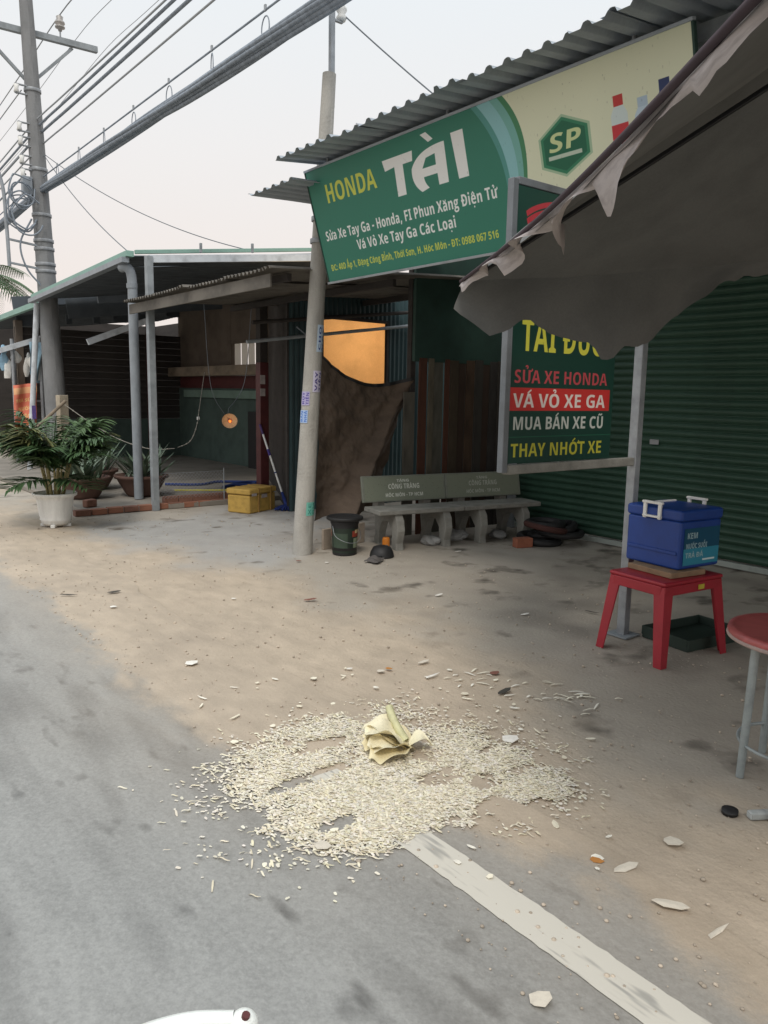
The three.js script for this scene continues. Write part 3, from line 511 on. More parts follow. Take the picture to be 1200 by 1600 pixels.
{
  const g = surf(16, 24, (u, v) => [3.68 + u * .42 - .03 * v, 1.60 - .05 * u * 0 + .06 * u - v * 1.02, -16.38 + .05 * Math.sin(u * 8 + v * 2) + .02 * Math.sin(v * 12)]);
  const t = canvasTex(192, 448, (c, w, h) => { c.fillStyle = '#df7f66'; c.fillRect(0, 0, w, h); c.fillStyle = '#e8b184'; c.fillRect(0, h * .06, w, h * .12); c.fillStyle = '#dd7d4c'; c.fillRect(0, h * .74, w, h * .2); c.fillStyle = '#ecd08a'; viText(c, 'TRÀ SỮA', w * .08, h * .34, 40, { width: w * .84 }); viText(c, 'NƯỚC', w * .2, h * .5, 40, { width: w * .6 }); viText(c, 'MÍA', w * .3, h * .64, 40, { width: w * .42 }); });
  t.flipY = true; const uv = g.attributes.uv; for (let i = 0; i < uv.count; i++) uv.setY(i, 1 - uv.getY(i));
  one('cloth_banner', g, new THREE.MeshStandardMaterial({ map: t, roughness: .8, side: THREE.DoubleSide }), 'orange red cloth banner hanging on the stall frame', 'banner');
}
one('concrete_stub', box(.16, 1.45, .12, 3.72, .725, -13.3, .012, .3), pm([.44, .38, .29], { worn: [.30, .26, .2], rough: .9, size: .5, bump: .003 }), 'short beige concrete stub standing behind the potted palm', 'post');

// ---------- shop floor clutter by the shelter ----------
{
  const b = thing('foam_box', 'scuffed yellow foam box with lid on the concrete', 'box', [4.86, 0, -8.98], .42);
  const m = pm([.52, .33, .075], { worn: [.36, .22, .05], rough: .7, size: .4 });
  part('body', box(.56, .24, .36, 0, .12, 0, .02), m, b); part('lid', box(.585, .075, .385, 0, .28, 0, .02), m, b);
  for (const x of [-.09, .17]) part('strap', box(.022, .32, .392, x, .163, 0, .004), pm([.30, .18, .05], { size: .3 }), b);
  part('tape', box(.12, .05, .004, .03, .21, .183, .001), M.umbrellaPale, b); part('tape', box(.10, .035, .004, -.2, .245, .196, .001), M.umbrellaPale, b);
}
{
  const m = thing('mop', 'mop with white and purple handle leaning on the dark red column', 'mop');
  const a = V(5.26, .20, -8.86), b = V(5.17, 1.02, -9.24), q = t => a.clone().lerp(b, t), blue = pm([.02, .04, .20], { size: .3 });
  part('handle', rod(a, b, .014, .014, 10), M.whitePlastic, m);
  part('grip', rod(q(.96), q(1.12), .017, .017, 10), pm([.09, .05, .16], { size: .2 }), m); part('grip', rod(q(.62), q(.72), .019, .019, 10), pm([.06, .04, .22], { size: .2 }), m); part('ring', rod(q(.34), q(.355), .018), blue, m);
  part('socket', rod(V(5.285, .03, -8.78), q(.04), .03, .018, 12), blue, m);
  const st = [], r = rng(4); for (let i = 0; i < 26; i++) { const t = i / 26 * 6.283, L = .12 + r() * .08; st.push(tube([[5.285, .07, -8.78], [5.285 + Math.cos(t) * L * .5, .055, -8.78 + Math.sin(t) * L * .4], [5.285 + Math.cos(t) * L, .014, -8.78 + Math.sin(t) * L * .8]], .011, 6, 5)); }
  part('mop_head', merge(st), blue, m);
}
one('blue_hose', tube([[4.75, .09, -11.6], [5.2, .09, -11.3], [5.6, .09, -11.5], [6.0, .09, -11.2], [5.9, .1, -10.8], [5.6, .1, -10.9], [5.3, .1, -10.7], [5.9, .11, -11.1], [6.2, .11, -10.9]], .022, 90, 8), pm([.03, .06, .22], { size: .2 }), 'blue hose lying in loops on the cafe floor', 'hose');
one('yellow_pole', rod(V(4.35, .16, -10.3), V(5.3, .16, -9.75), .012), pm([.55, .50, .08], { size: .3 }), 'thin yellow pole lying across the cafe floor by the foam box', 'pole');
{ // hanging lamp and sagging festoon ropes inside the shelter
  const l = thing('hanging_lamp', 'round pale lamp shade with orange bulb hanging in the cafe', 'lamp', [5.35, 1.12, -10.55]);
  const sh = lathe([[.016, .035], [.07, .028], [.112, 0], [.115, -.006], [.07, .018], [.016, .024]], 28); const shade2 = part('shade', sh, pm([.50, .42, .30], { worn: [.36, .28, .18], rough: .6, size: .2 }), l);
  shade2.rotation.set(-1.3, -.46, 0, 'YXZ');
  const bl = part('bulb', ni(new THREE.SphereGeometry(.022, 16, 12)), new THREE.MeshStandardMaterial({ color: 0xff9a50, emissive: 0xff6a20, emissiveIntensity: .8 }), l); bl.position.set(-.005, -.004, .02);
  part('wire', tube([[0, .03, -.02], [-.01, .12, -.03], [-.01, .16, -.03], [.15, .3, -.1], [.35, .55, -.2], [.55, 1.75, -.3]], .005, 24, 5), M.wire, l);
  part('wire', tube([[-.01, .03, -.02], [-.10, .14, -.03], [-.22, .4, -.1], [-.3, 1.8, -.2]], .004, 20, 5), M.wire, l);
  const p = new THREE.PointLight(new THREE.Color(1, .5, .2), .02, 0, 2); p.position.set(5.32, 1.10, -10.47); p.name = 'hanging_light'; p.castShadow = true; scene.add(p);
}
{
  const rope = pm([.34, .32, .28], { worn: [.2, .19, .17], size: .1 });
  const mk = (pts, label, pale) => { const t = thing('festoon_rope', label, 'rope', [0, 0, 0], 0, 'festoon ropes in the cafe'); part('cord', tube(pts, .006, 50, 5), rope, t); const c = new THREE.CatmullRomCurve3(pts.map(p => V(...p))); for (let i = 1; i < 12; i++) { const q = c.getPoint(i / 12); part('bead', ni(new THREE.SphereGeometry(.013, 8, 6)).translate(q.x, q.y, q.z), rope, t); } if (pale) { const q = c.getPoint(.4); part('tag', box(.045, .05, .03, q.x, q.y, q.z, .008), M.whitePlastic, t); } };
  mk([[3.70, 1.30, -13.1], [3.95, 1.02, -12.6], [4.2, .78, -12], [4.5, .66, -11.4], [4.75, .68, -11.2]], 'pale beaded rope sagging from stick to column', false);
  mk([[5.45, 1.85, -11.6], [5.30, 1.25, -11.5], [5.22, 1.05, -11.4], [5.05, .78, -11.3], [4.8, .69, -11.2]], 'pale beaded rope with a white tag in the dark cafe', true);
  one('leaning_stick', rod(V(3.2, .85, -13.2), V(3.72, 1.36, -13.1), .03, .026, 8).translate(0, 0, 0), M.plaster, 'pale stick leaning above the bowl pots', 'stick');
}

// ---------- potted plants ----------
function blade(L, W, droop, up) { // one arching leaf blade from the origin along +x
  return surf(2, 6, (u, v) => { const w = W * Math.sin(Math.pow(v, .6) * Math.PI * .96) * (1 - v * .15) + .001, s = (u - .5) * 2; return [L * v * Math.cos(up * .6), L * v * Math.sin(up) - droop * v * v + Math.abs(s) * w * .3, s * w]; });
}
const leafM = [pm([.085, .15, .055], { worn: [.055, .10, .035], rough: .55, size: .3 }), pm([.055, .11, .04], { worn: [.04, .08, .03], rough: .55, size: .3 }), pm([.16, .17, .06], { worn: [.09, .12, .04], rough: .6, size: .3 })];
const aloeM = [pm([.12, .18, .12], { worn: [.08, .12, .08], rough: .5, size: .3 }), pm([.15, .20, .14], { worn: [.09, .13, .09], rough: .5, size: .3 })];
const stemM = pm([.38, .32, .14], { worn: [.16, .14, .06], rough: .6, size: .2 });
for (const m of [...leafM, ...aloeM]) m.side = THREE.DoubleSide;
{
  const p = thing('potted_palm', 'bushy green palm in a white pot beside the road', 'plant', [2.42, 0, -9.1]);
  const pot = part('pot', lathe([[0, .02], [.13, .02], [.155, .05], [.16, .075], [.172, .085], [.165, .11], [.175, .13], [.195, .30], [.205, .34], [.235, .355], [.24, .385], [.225, .39], [.2, .36], [.19, .34], [0, .33]], 36), M.whitePlastic, p);
  for (let i = 0; i < 4; i++) { const a = i * 1.57 + .5; part('foot', box(.09, .035, .05, Math.cos(a) * .12, .0175, Math.sin(a) * .12, .008, -a), M.whitePlastic, pot); }
  part('soil', lathe([[0, .345], [.19, .343], [.19, .33]], 20), M.darkWood, p);
  const r = rng(15);
  for (let i = 0; i < 13; i++) { const a = r() * 6.28, q = .03 + r() * .08; part('stem', rod(V(Math.cos(a) * q, .33, Math.sin(a) * q), V(Math.cos(a) * q * 2.2, .72 + r() * .15, Math.sin(a) * q * 2.2), .014, .010, 7), stemM, p); }
  for (let i = 0; i < 46; i++) {
    const a = i * 2.4 + r() * .5, low = i > 42, L = low ? .40 + r() * .15 : .55 + r() * .34, lift = low ? .3 : .5 + r() * .9, g = [];
    const cx = Math.cos(a), cz = Math.sin(a), b0 = low ? .52 : .60 + r() * .22;
    const at = t => { const out = L * t * Math.cos(lift * .75), y = b0 + L * Math.sin(lift) * t * .95 - L * .34 * t * t * (1.35 - lift * .45); return V(cx * (out + .04), y, cz * (out + .04)); };
    g.push(tube([at(0), at(.25), at(.5), at(.75), at(1)], .005, 10, 4));
    const N = 22; for (let k = 3; k < N; k++) for (const sd of [-1, 1]) {
      const t = k / N, o = at(t), l = (.30 * Math.sin(Math.pow(t, .7) * 2.7) + .06) * (.85 + r() * .3), b = blade(l, .021, l * .35, .15 + r() * .25); b.deleteAttribute('uv'); b.setAttribute('uv', new THREE.Float32BufferAttribute(new Array(b.attributes.position.count * 2).fill(0).map(() => r() * .02 + t), 2));
      b.rotateY(-a + sd * (.95 + r() * .25 - t * .4)); b.translate(o.x, o.y, o.z); g.push(b);
    }
    part('frond', merge(g), leafM[i % 9 === 4 ? 2 : i % 2], p);
  }
}
[[3.24, -10.75, .34, 'wide brown bowl pot of spiky aloes right behind the palm'], [4.0, -10.62, .36, 'wide brown bowl pot of spiky aloes by the downpipe'], [3.66, -11.7, .36, 'wide brown bowl pot of spiky aloes set furthest back']].forEach(([x, z, R, label], j) => {
  const p = thing('aloe_bowl', label, 'plant', [x, .07, z], j, 'bowl pots of aloe'), k = R / .36, H = .30;
  part('pot', lathe([[0, 0], [.18 * k, 0], [.22 * k, .04], [.30 * k, .18], [.335 * k, H - .05], [.37 * k, H - .04], [.375 * k, H], [.345 * k, H + .005], [.32 * k, H - .05], [0, H - .06]], 36), pm([.12, .066, .05], { worn: [.08, .048, .038], rough: .85, size: .5 }), p);
  part('soil', lathe([[0, H - .03], [.32 * k, H - .045], [.32 * k, H - .06]], 24), M.darkWood, p);
  const r = rng(50 + j);
  for (let i = 0; i < 75; i++) {
    const a = r() * 6.28, q = r() * .26, L = .26 + r() * .28, b = blade(L, .024, L * .18 * r(), .75 + r() * .6); b.rotateY(r() * 6.28); b.translate(Math.cos(a) * q, H - .04, Math.sin(a) * q);
    part('leaf', b, aloeM[i % 2], p);
  }
});
one('brick_lump', box(.16, .10, .10, 3.05, .12, -9.9, .02, .4), M.brickB, 'broken brick lying in front of the bowl pots', 'brick');

// ---------- utility pole ----------
const PX = 4.02, PZ = -14.85;
{
  const s = thing('utility_pole', 'tall concrete utility pole rising through the green shelter roof', 'pole', [PX, 0, PZ]);
  part('shaft', rod(V(.06, -.2, 0), V(-.16, 8.1, 0), .20, .105, 24), M.utilityConcrete, s);
  const cx = y => .06 - .22 * (y + .2) / 8.3;
  part('crossarm', beam(V(-2.2, 7.50, -.13), V(1.05, 7.58, -.13), .09, .10), M.greySteel, s);
  part('brace', beam(V(-.95, 7.48, -.15), V(cx(6.7), 6.72, -.13), .05, .05), M.greySteel, s); part('brace', beam(V(.62, 7.50, -.15), V(cx(6.7), 6.72, -.13), .05, .05), M.greySteel, s);
  const ins = (x, y) => { const q = part('insulator', lathe([[0, 0], [.03, 0], [.035, .03], [.08, .05], [.085, .07], [.05, .09], [.085, .12], [.08, .15], [.05, .18], [.06, .23], [.02, .26], [0, .26]].map(p => [p[0], p[1] + y]), 18).translate(x, 0, -.13), pm([.40, .38, .36], { size: .2, rough: .35 }), s); part('pin', rod(V(x, y - .14, -.13), V(x, y, -.13), .014), M.galv, q); };
  ins(.42, 7.72); ins(-.9, 7.70); ins(-2.0, 7.68);
  const spool = y => { const q = part('spool_bracket', merge([box(.20, .018, .05, cx(y) - .2, y - .07, .05, .003), box(.20, .018, .05, cx(y) - .2, y + .07, .05, .003), rod(V(cx(y) - .27, y - .09, .05), V(cx(y) - .27, y + .09, .05), .01)]), M.galv, s); part('spool', lathe([[0, y - .06], [.045, y - .06], [.03, y], [.045, y + .06], [0, y + .06]], 14).translate(cx(y) - .27, 0, .05), M.whitePlastic, q); };
  [6.55, 5.95, 5.72, 5.42, 5.2].forEach(spool);
  part('junction_box', box(.16, .30, .14, cx(5.0) - .22, 5.0, .04, .012), M.pvc, s);
  for (const y of [6.58, 5.3, 4.55, 4.12, 3.98, 3.72, 3.6]) part('strap_clamp', lathe([[.125 + (6.6 - y) * .0115, y - .025], [.14 + (6.6 - y) * .0115, y - .025], [.14 + (6.6 - y) * .0115, y + .025], [.125 + (6.6 - y) * .0115, y + .025]], 22).translate(cx(y), 0, 0), M.galv, s);
  // slack loops of cable at the pole
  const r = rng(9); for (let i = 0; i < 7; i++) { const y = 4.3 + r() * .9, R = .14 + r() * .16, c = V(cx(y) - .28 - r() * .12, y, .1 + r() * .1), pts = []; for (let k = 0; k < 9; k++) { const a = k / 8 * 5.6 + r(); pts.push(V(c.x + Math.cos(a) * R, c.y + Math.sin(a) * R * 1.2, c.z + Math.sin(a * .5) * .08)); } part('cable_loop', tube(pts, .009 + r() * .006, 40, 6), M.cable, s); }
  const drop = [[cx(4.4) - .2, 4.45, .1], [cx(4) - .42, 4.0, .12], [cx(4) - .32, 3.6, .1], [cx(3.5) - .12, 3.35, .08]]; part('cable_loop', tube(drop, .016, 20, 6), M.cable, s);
  // lamp arm curving out over the road
  part('lamp_arm', tube([[cx(3.5) - .62, 3.62, .1], [cx(4) - .62, 4.3, .1], [cx(4.6) - .64, 4.95, .1], [-.85, 5.35, .1], [-1.15, 5.62, .1], [-1.7, 5.85, .1], [-2.2, 5.9, .1]], .03, 50, 10), M.zinc, s);
  for (const y of [4.05, 3.66]) part('arm_bracket', beam(V(cx(y) - .63, y + .02, .1), V(cx(y) - .1, y - .03, .05), .04, .035), M.zinc, s);
}
// ---------- overhead cables along the street ----------
{
  const zA = -52, zP = PZ, zB = 22, r = rng(77);
  const run = (x, y, sagN, sagF, dx = 0, zb = zB) => { const p = []; for (let i = 0; i <= 12; i++) { const t = i / 12; p.push(V(x + dx * (1 - t), y - sagF * 4 * t * (1 - t), lerp(zA, zP, t))); } for (let i = 1; i <= 24; i++) { const t = i / 24; p.push(V(x + dx * t, y - sagN * 4 * t * (1 - t), lerp(zP, zb, t))); } return p; };
  // thick telecom bundle: many cables lashed together, with its carrier wire and rings
  const b = thing('cable_bundle', 'thick sagging bundle of telecom cables with carrier wire', 'cable');
  const yB = 4.98; const base = run(PX - .04, yB, .16, .35);
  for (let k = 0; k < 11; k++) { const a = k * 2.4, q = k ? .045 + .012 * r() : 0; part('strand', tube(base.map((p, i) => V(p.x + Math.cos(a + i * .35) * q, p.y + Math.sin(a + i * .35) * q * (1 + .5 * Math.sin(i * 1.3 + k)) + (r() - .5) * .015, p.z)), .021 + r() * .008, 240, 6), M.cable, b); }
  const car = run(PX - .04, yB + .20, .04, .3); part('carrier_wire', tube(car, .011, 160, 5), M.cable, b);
  const cb = new THREE.CatmullRomCurve3(base), cc = new THREE.CatmullRomCurve3(car);
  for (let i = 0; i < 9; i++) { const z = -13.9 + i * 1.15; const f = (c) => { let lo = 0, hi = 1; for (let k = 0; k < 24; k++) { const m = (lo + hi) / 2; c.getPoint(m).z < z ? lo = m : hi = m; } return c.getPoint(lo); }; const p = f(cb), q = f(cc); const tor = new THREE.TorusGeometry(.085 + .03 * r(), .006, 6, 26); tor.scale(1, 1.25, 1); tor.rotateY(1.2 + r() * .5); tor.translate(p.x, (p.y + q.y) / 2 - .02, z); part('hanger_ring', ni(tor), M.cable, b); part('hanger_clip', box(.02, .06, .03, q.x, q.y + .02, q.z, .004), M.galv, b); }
  const wires = [[PX - .06, 6.02, .10, .4, .020, 'upper black power cable running above the telecom bundle'], [PX - .02, 5.92, .10, .4, .022, 'second black power cable just under the upper one'], [PX + .0, 5.74, .12, .4, .013, 'thin cable below the pair of power cables'], [PX - .10, 6.10, .18, .4, .013, 'thin cable twisting close to the upper power cable'],
    [PX + .42, 7.98, .2, .6, .011, 'bare wire held on the crossarm insulator'], [PX + .85, 7.9, .3, .6, .006, 'faint thin wire right of the insulator wire'], [PX + 1.25, 7.7, .3, .6, .005, 'faintest thin wire furthest right in the sky'], [PX - .9, 7.96, .2, .6, .011, 'bare wire on the crossarm left of the pole', 1], [PX - .30, 5.2, .15, .45, .016, 'slack cable left of the pole below the spools', 1], [PX - .28, 5.6, .15, .4, .010, 'thin spool wire left of the pole', 1], [PX - .3, 6.55, .15, .4, .010, 'thin top spool wire left of the pole', 1]];
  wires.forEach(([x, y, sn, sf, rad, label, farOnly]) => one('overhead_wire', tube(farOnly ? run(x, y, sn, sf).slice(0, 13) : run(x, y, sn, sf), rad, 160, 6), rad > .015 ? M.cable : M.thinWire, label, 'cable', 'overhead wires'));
  const drop = (a, c, sag, rad, label) => { const p = []; for (let i = 0; i <= 16; i++) { const t = i / 16; p.push(V(lerp(a[0], c[0], t), lerp(a[1], c[1], t) - sag * 4 * t * (1 - t), lerp(a[2], c[2], t))); } one('drop_wire', tube(p, rad, 50, 5), M.wire, label, 'cable', 'service drop wires'); };
  drop([PX, 5.60, PZ], [3.85, 3.30, -10.3], .12, .007, 'steep thin wire dropping from pole to shelter corner');
  drop([PX, 5.60, PZ], [5.6, 3.55, -10.2], .22, .007, 'long thin wire drooping from pole over shelter roof');
  drop([4.35, 4.98, -6.26], [5.2, 3.62, -4.9], .03, .007, 'thin wire from the iron pole top down to the shop roof');
  drop([4.35, 5.02, -6.26], [3.2, 7.6, 2.0], .15, .007, 'thin wire leaving the iron pole top towards the sky');
}
{ // coconut palm far down the street
  const p = thing('coconut_palm', 'distant palm crown rising behind the far left roof', 'tree', [5.7, 0, -30]);
  part('trunk', tube([[0, 0, 0], [.1, 2, 0], [.05, 4, 0], [0, 5.4, 0]], .13, 20, 8), M.concretePole, p);
  const r = rng(91); for (let i = 0; i < 15; i++) { const a = i * 2.4, L = 1.9 + r() * .7, lift = r() * .9, g = []; const at = t => V(Math.cos(a) * L * t * Math.cos(lift * .6), 5.35 + L * Math.sin(lift) * t - L * .62 * t * t, Math.sin(a) * L * t * Math.cos(lift * .6)); g.push(tube([at(0), at(.3), at(.6), at(1)], .018, 10, 4)); for (let k = 2; k < 26; k++) for (const sd of [-1, 1]) { const t = k / 26, o = at(t), l = .62 * Math.sin(Math.pow(t, .6) * 2.8) + .1, b = blade(l, .022, l * .6, 0); b.rotateY(-a + sd * 1.0); b.translate(o.x, o.y, o.z); g.push(b); } part('frond', merge(g), leafM[1], p); }
}

// ---------- vendor's umbrella ----------
{
  const s = thing('market_umbrella', 'big dark square market umbrella with ragged pale edge', 'umbrella', [2.87, 0, -.87]);
  const A = V(2.68, 2.10, -2.81), n = V(-.58, 0, .815), e = V(.815, 0, .58), S = 2.55, O = V(2.87, 0, -.87);
  const Bc = A.clone().addScaledVector(n, 2.95), Cc = A.clone().addScaledVector(e, S).setY(2.34), Dc = Bc.clone().addScaledVector(e, S).setY(2.34);
  const cen = A.clone().add(Bc).add(Cc).add(Dc).multiplyScalar(.25), apex = cen.clone().setY(2.92);
  const loc = v => [v.x - O.x, v.y, v.z - O.z];
  const corners = [A, Bc, Dc, Cc], gore = [];
  const rim = (P, Q, u) => { const p = P.clone().lerp(Q, u); p.y += .0; return p.lerp(cen.clone().setY(p.y), .10 * Math.sin(u * Math.PI) * .35); };
  corners.forEach((P, i) => {
    const Q = corners[(i + 1) % 4];
    const g = surf(26, 22, (u, v) => { const r = rim(P, Q, u), p = apex.clone().lerp(r, v); p.y += .10 * Math.sin(v * Math.PI) * (1 - .55 * Math.sin(u * Math.PI)) - .05 * Math.sin(u * Math.PI) * Math.sin(v * 2.6) + (fbm(p.x * 4, p.z * 4, 301, 3) - .5) * .035; return loc(p); }, [2.5, 1.6]);
    part('canopy_panel', g, M.umbrella, s);
  });
  // hanging valances: long and torn on the far side, short and pale on the road side
  const val = (P, Q, depth, mat, name, off, ny = 10) => part(name, surf(90, ny, (u, v) => { const r = rim(P, Q, u), d = depth(u); const out = r.clone().sub(cen).setY(0).normalize(); r.addScaledVector(out, -.006 + off(u) * v + .03 * Math.sin(u * 31 + v * 2) * v); r.y -= d * v; return loc(r); }, [2.5, .3]), mat, s);
  const kf = [[0, .12], [.03, .2], [.055, .27], [.08, .265], [.105, .215], [.13, .20], [.165, .26], [.20, .30], [.225, .33], [.25, .34], [.268, .43], [.29, .42], [.31, .37], [.34, .385], [.37, .36], [.43, .21], [.5, .10], [.6, .06], [1, .05]];
  const key = u => { for (let i = 0; i < kf.length - 1; i++) if (u <= kf[i + 1][0]) return lerp(kf[i][1], kf[i + 1][1], (u - kf[i][0]) / (kf[i + 1][0] - kf[i][0])); return .05; };
  val(A, Cc, u => key(u) + .03 * (fbm(u * 40, 1, 311, 3) - .5), M.umbrella, 'valance', u => .03);
  // road-side valance: one ragged pale strip, torn into hanging tails
  const tails = [[.03, .07, .05, 1], [.255, .085, .09, 1], [.50, .13, .12, 1], [.66, .12, .15, 1], [.86, .05, .1, 1]];
  val(A, Bc, u => { let d = .018 + .02 * fbm(u * 30, 2, 317, 3); for (const [c, h, w] of tails) { const q = (u - c) / w; if (q > -.22 && q < 1) d = Math.max(d, h * (q < 0 ? sst(-.22, -.02, q) : Math.pow(1 - q, .8)) * (.9 + .2 * vn(u * 90, 3, 5))); } return d; }, M.umbrellaPale, 'pale_valance', u => .03 * Math.sin(u * 37), 6);
  part('edge_binding', tube(Array.from({ length: 15 }, (_, i) => { const p = rim(A, Bc, i / 14); return V(...loc(p)).add(V(-.006, 0, -.004)); }), .009, 60, 6), pm([.05, .032, .04], { size: .2 }), s);
  // frame: four arms, pole, foot
  corners.forEach(P => part('rib', beam(V(...loc(apex)).add(V(0, -.06, 0)), V(...loc(P)).add(V(0, -.015, 0)), .018, .018), M.black, s));
  part('pole', rod(V(cen.x - O.x, .1, cen.z - O.z), V(cen.x - O.x, 2.98, cen.z - O.z), .024, .024, 14), M.galv, s);
  part('foot', lathe([[0, 0], [.26, 0], [.27, .05], [.2, .10], [.05, .13], [.05, .25], [0, .25]], 28).translate(cen.x - O.x, 0, cen.z - O.z), M.concrete, s);
}
// ---------- red plastic table with the blue cooler ----------
{
  const H = .50, W = .545, Dp = .42;
  const s = thing('plastic_table', 'small red plastic table carrying the blue cooler box', 'table', [4.245, 0, -2.555], -.11);
  part('top', box(W, .026, Dp, 0, H - .013, 0, .012), M.redPlastic, s);
  part('apron', merge([box(W - .02, .06, .018, 0, H - .055, Dp / 2 - .012, .006), box(W - .02, .06, .018, 0, H - .055, -Dp / 2 + .012, .006), box(.018, .06, Dp - .06, W / 2 - .012, H - .055, 0, .006), box(.018, .06, Dp - .06, -W / 2 + .012, H - .055, 0, .006)]), M.redPlastic, s);
  for (const sx of [-1, 1]) for (const sz of [-1, 1]) { // tapered angle-section legs that splay
    const prof = new THREE.Shape([[0, 0], [.075, 0], [.078, .008], [.02, .014], [.014, .02], [.008, .078], [0, .075]].map(p => new THREE.Vector2(...p)));
    const g = new THREE.ExtrudeGeometry(prof, { depth: 1, steps: 8, bevelEnabled: false }); const p = g.attributes.position;
    for (let i = 0; i < p.count; i++) { const t = p.getZ(i), k = lerp(.72, 1.05, t), x = p.getX(i) * k, z = p.getY(i) * k, sp = (1 - t) * .045; p.setXYZ(i, sx * (W / 2 - .008 + sp - x), t * (H - .03) , sz * (Dp / 2 - .008 + sp - z)); }
    g.computeVertexNormals(); part('leg', ni(boxUV(g)), M.redPlastic, s);
  }
  part('price_sticker', box(.055, .03, .003, .06, H - .055, Dp / 2 + .001, .001), pm([.55, .45, .05], { size: .2 }), s);
  one('wooden_slab', box(.30, .035, .34, 0, 0, 0, .005), pm([.30, .20, .12], { worn: [.18, .12, .08], size: .4 }), 'brown wooden slab under the blue cooler box', 'slab', null, [4.25, .519, -2.56]).rotation.y = -.16;
  const c = thing('cooler_box', 'blue cooler box with white handles on the red table', 'cooler', [4.375, .538, -2.605], -.12);
  const cw = .385, ch = .36, cd = .40;
  part('body', box(cw, ch - .065, cd, 0, (ch - .065) / 2, 0, .016), M.bluePlastic, c);
  const lid = part('lid', box(cw + .014, .07, cd + .014, 0, ch - .032, 0, .018), M.bluePlastic, c);
  part('end_rim', merge([box(.012, .02, cd - .03, -cw / 2 - .004, .10, 0, .004)]), M.bluePlastic, c);
  const lt = canvasTex(320, 200, (k, w, h) => { k.fillStyle = '#0b4a66'; k.fillRect(0, 0, w, h); k.fillStyle = '#2f87a0'; k.fillRect(0, h * .55, w, h * .45); k.fillStyle = '#9db4b8'; viText(k, 'KEM', w * .08, h * .28, 44, { width: w * .3 }); viText(k, 'NƯỚC SUỐI', w * .06, h * .55, 40, { width: w * .6 }); viText(k, 'TRÀ ĐÁ', w * .06, h * .80, 40, { width: w * .5 }); k.fillStyle = '#cfe0e0'; k.fillRect(w * .55, h * .86, w * .35, 10); });
  const lab = new THREE.PlaneGeometry(cw * .86, .225); lab.translate(.01, .138, cd / 2 + .003); part('label', lab, new THREE.MeshStandardMaterial({ map: lt, roughness: .4 }), c);
  // bail handles at both ends, and the front latch
  const bail = sx => { const x = sx * (cw / 2 + .016); return merge([box(.018, .10, .024, x, ch - .02, -.055, .006), box(.018, .10, .024, x, ch - .02, .055, .006), box(.026, .018, .15, x, ch + .03, 0, .007), box(.026, .014, .135, x, ch - .055, 0, .005)]); };
  part('handle', bail(-1), M.whitePlastic, c); part('handle', bail(1), M.whitePlastic, c);
  part('lid_edge', box(cw * .5, .012, .018, .06, ch + .008, -cd * .3, .004), M.whitePlastic, c);
}
{ // shallow tray pushed under the red table
  const t = thing('plastic_tray', 'dark green plastic tray pushed under the red table', 'tray', [4.62, 0, -2.55], -.15), m = pm([.022, .04, .03], { worn: [.05, .055, .03], rough: .6, size: .3 });
  part('base', box(.56, .02, .36, 0, .012, 0, .004), m, t); for (const [w, d, x, z] of [[.56, .015, 0, .18], [.56, .015, 0, -.18], [.015, .345, .273, 0], [.015, .345, -.273, 0]]) part('side', box(w, .06, d, x, .05, z, .004), m, t);
}
{ // round red-topped table nearest the road
  const t = thing('round_table', 'round red-topped table on a grey metal leg at the road side', 'table', [3.22, 0, -1.30]);
  const H = .62;
  const top = part('top', lathe([[0, H - .012], [.24, H - .012], [.27, H - .03], [.285, H - .03], [.29, H - .012], [.285, H + .004], [.265, H + .008], [.255, H], [0, H]], 44), pm([.42, .10, .095], { worn: [.30, .055, .055], rough: .4, size: .5 }), t);
  part('rim', tube(Array.from({ length: 24 }, (_, i) => V(Math.cos(i / 24 * 6.283) * .283, H - .028, Math.sin(i / 24 * 6.283) * .283)), .010, 60, 8, true), pm([.40, .30, .27], { size: .3 }), top);
  const m = pm([.34, .38, .38], { worn: [.22, .25, .25], rough: .5, metal: .2, size: .4 });
  for (let i = 0; i < 4; i++) { const a = 3.75 + i * 1.571; part('leg', rod(V(Math.cos(a) * .22, 0, Math.sin(a) * .22), V(Math.cos(a) * .20, H - .02, Math.sin(a) * .20), .016, .018, 12), m, t); }
  part('leg_ring', tube(Array.from({ length: 20 }, (_, i) => V(Math.cos(i / 20 * 6.283) * .212, .14, Math.sin(i / 20 * 6.283) * .212)), .008, 50, 6, true), m, t);
}
one('flat_grey_bar', box(.42, .03, .035, 2.92, .018, -1.13, .008, -.55), pm([.42, .44, .43], { worn: [.25, .25, .24], size: .3 }), 'pale grey metal bar lying on the ground by the round table', 'bar');
one('dark_bottle_cap', lathe([[0, 0], [.03, 0], [.03, .018], [0, .018]], 16), M.black, 'black cap lying beside the pale grey bar', 'cap', null, [2.72, .004, -1.30]);

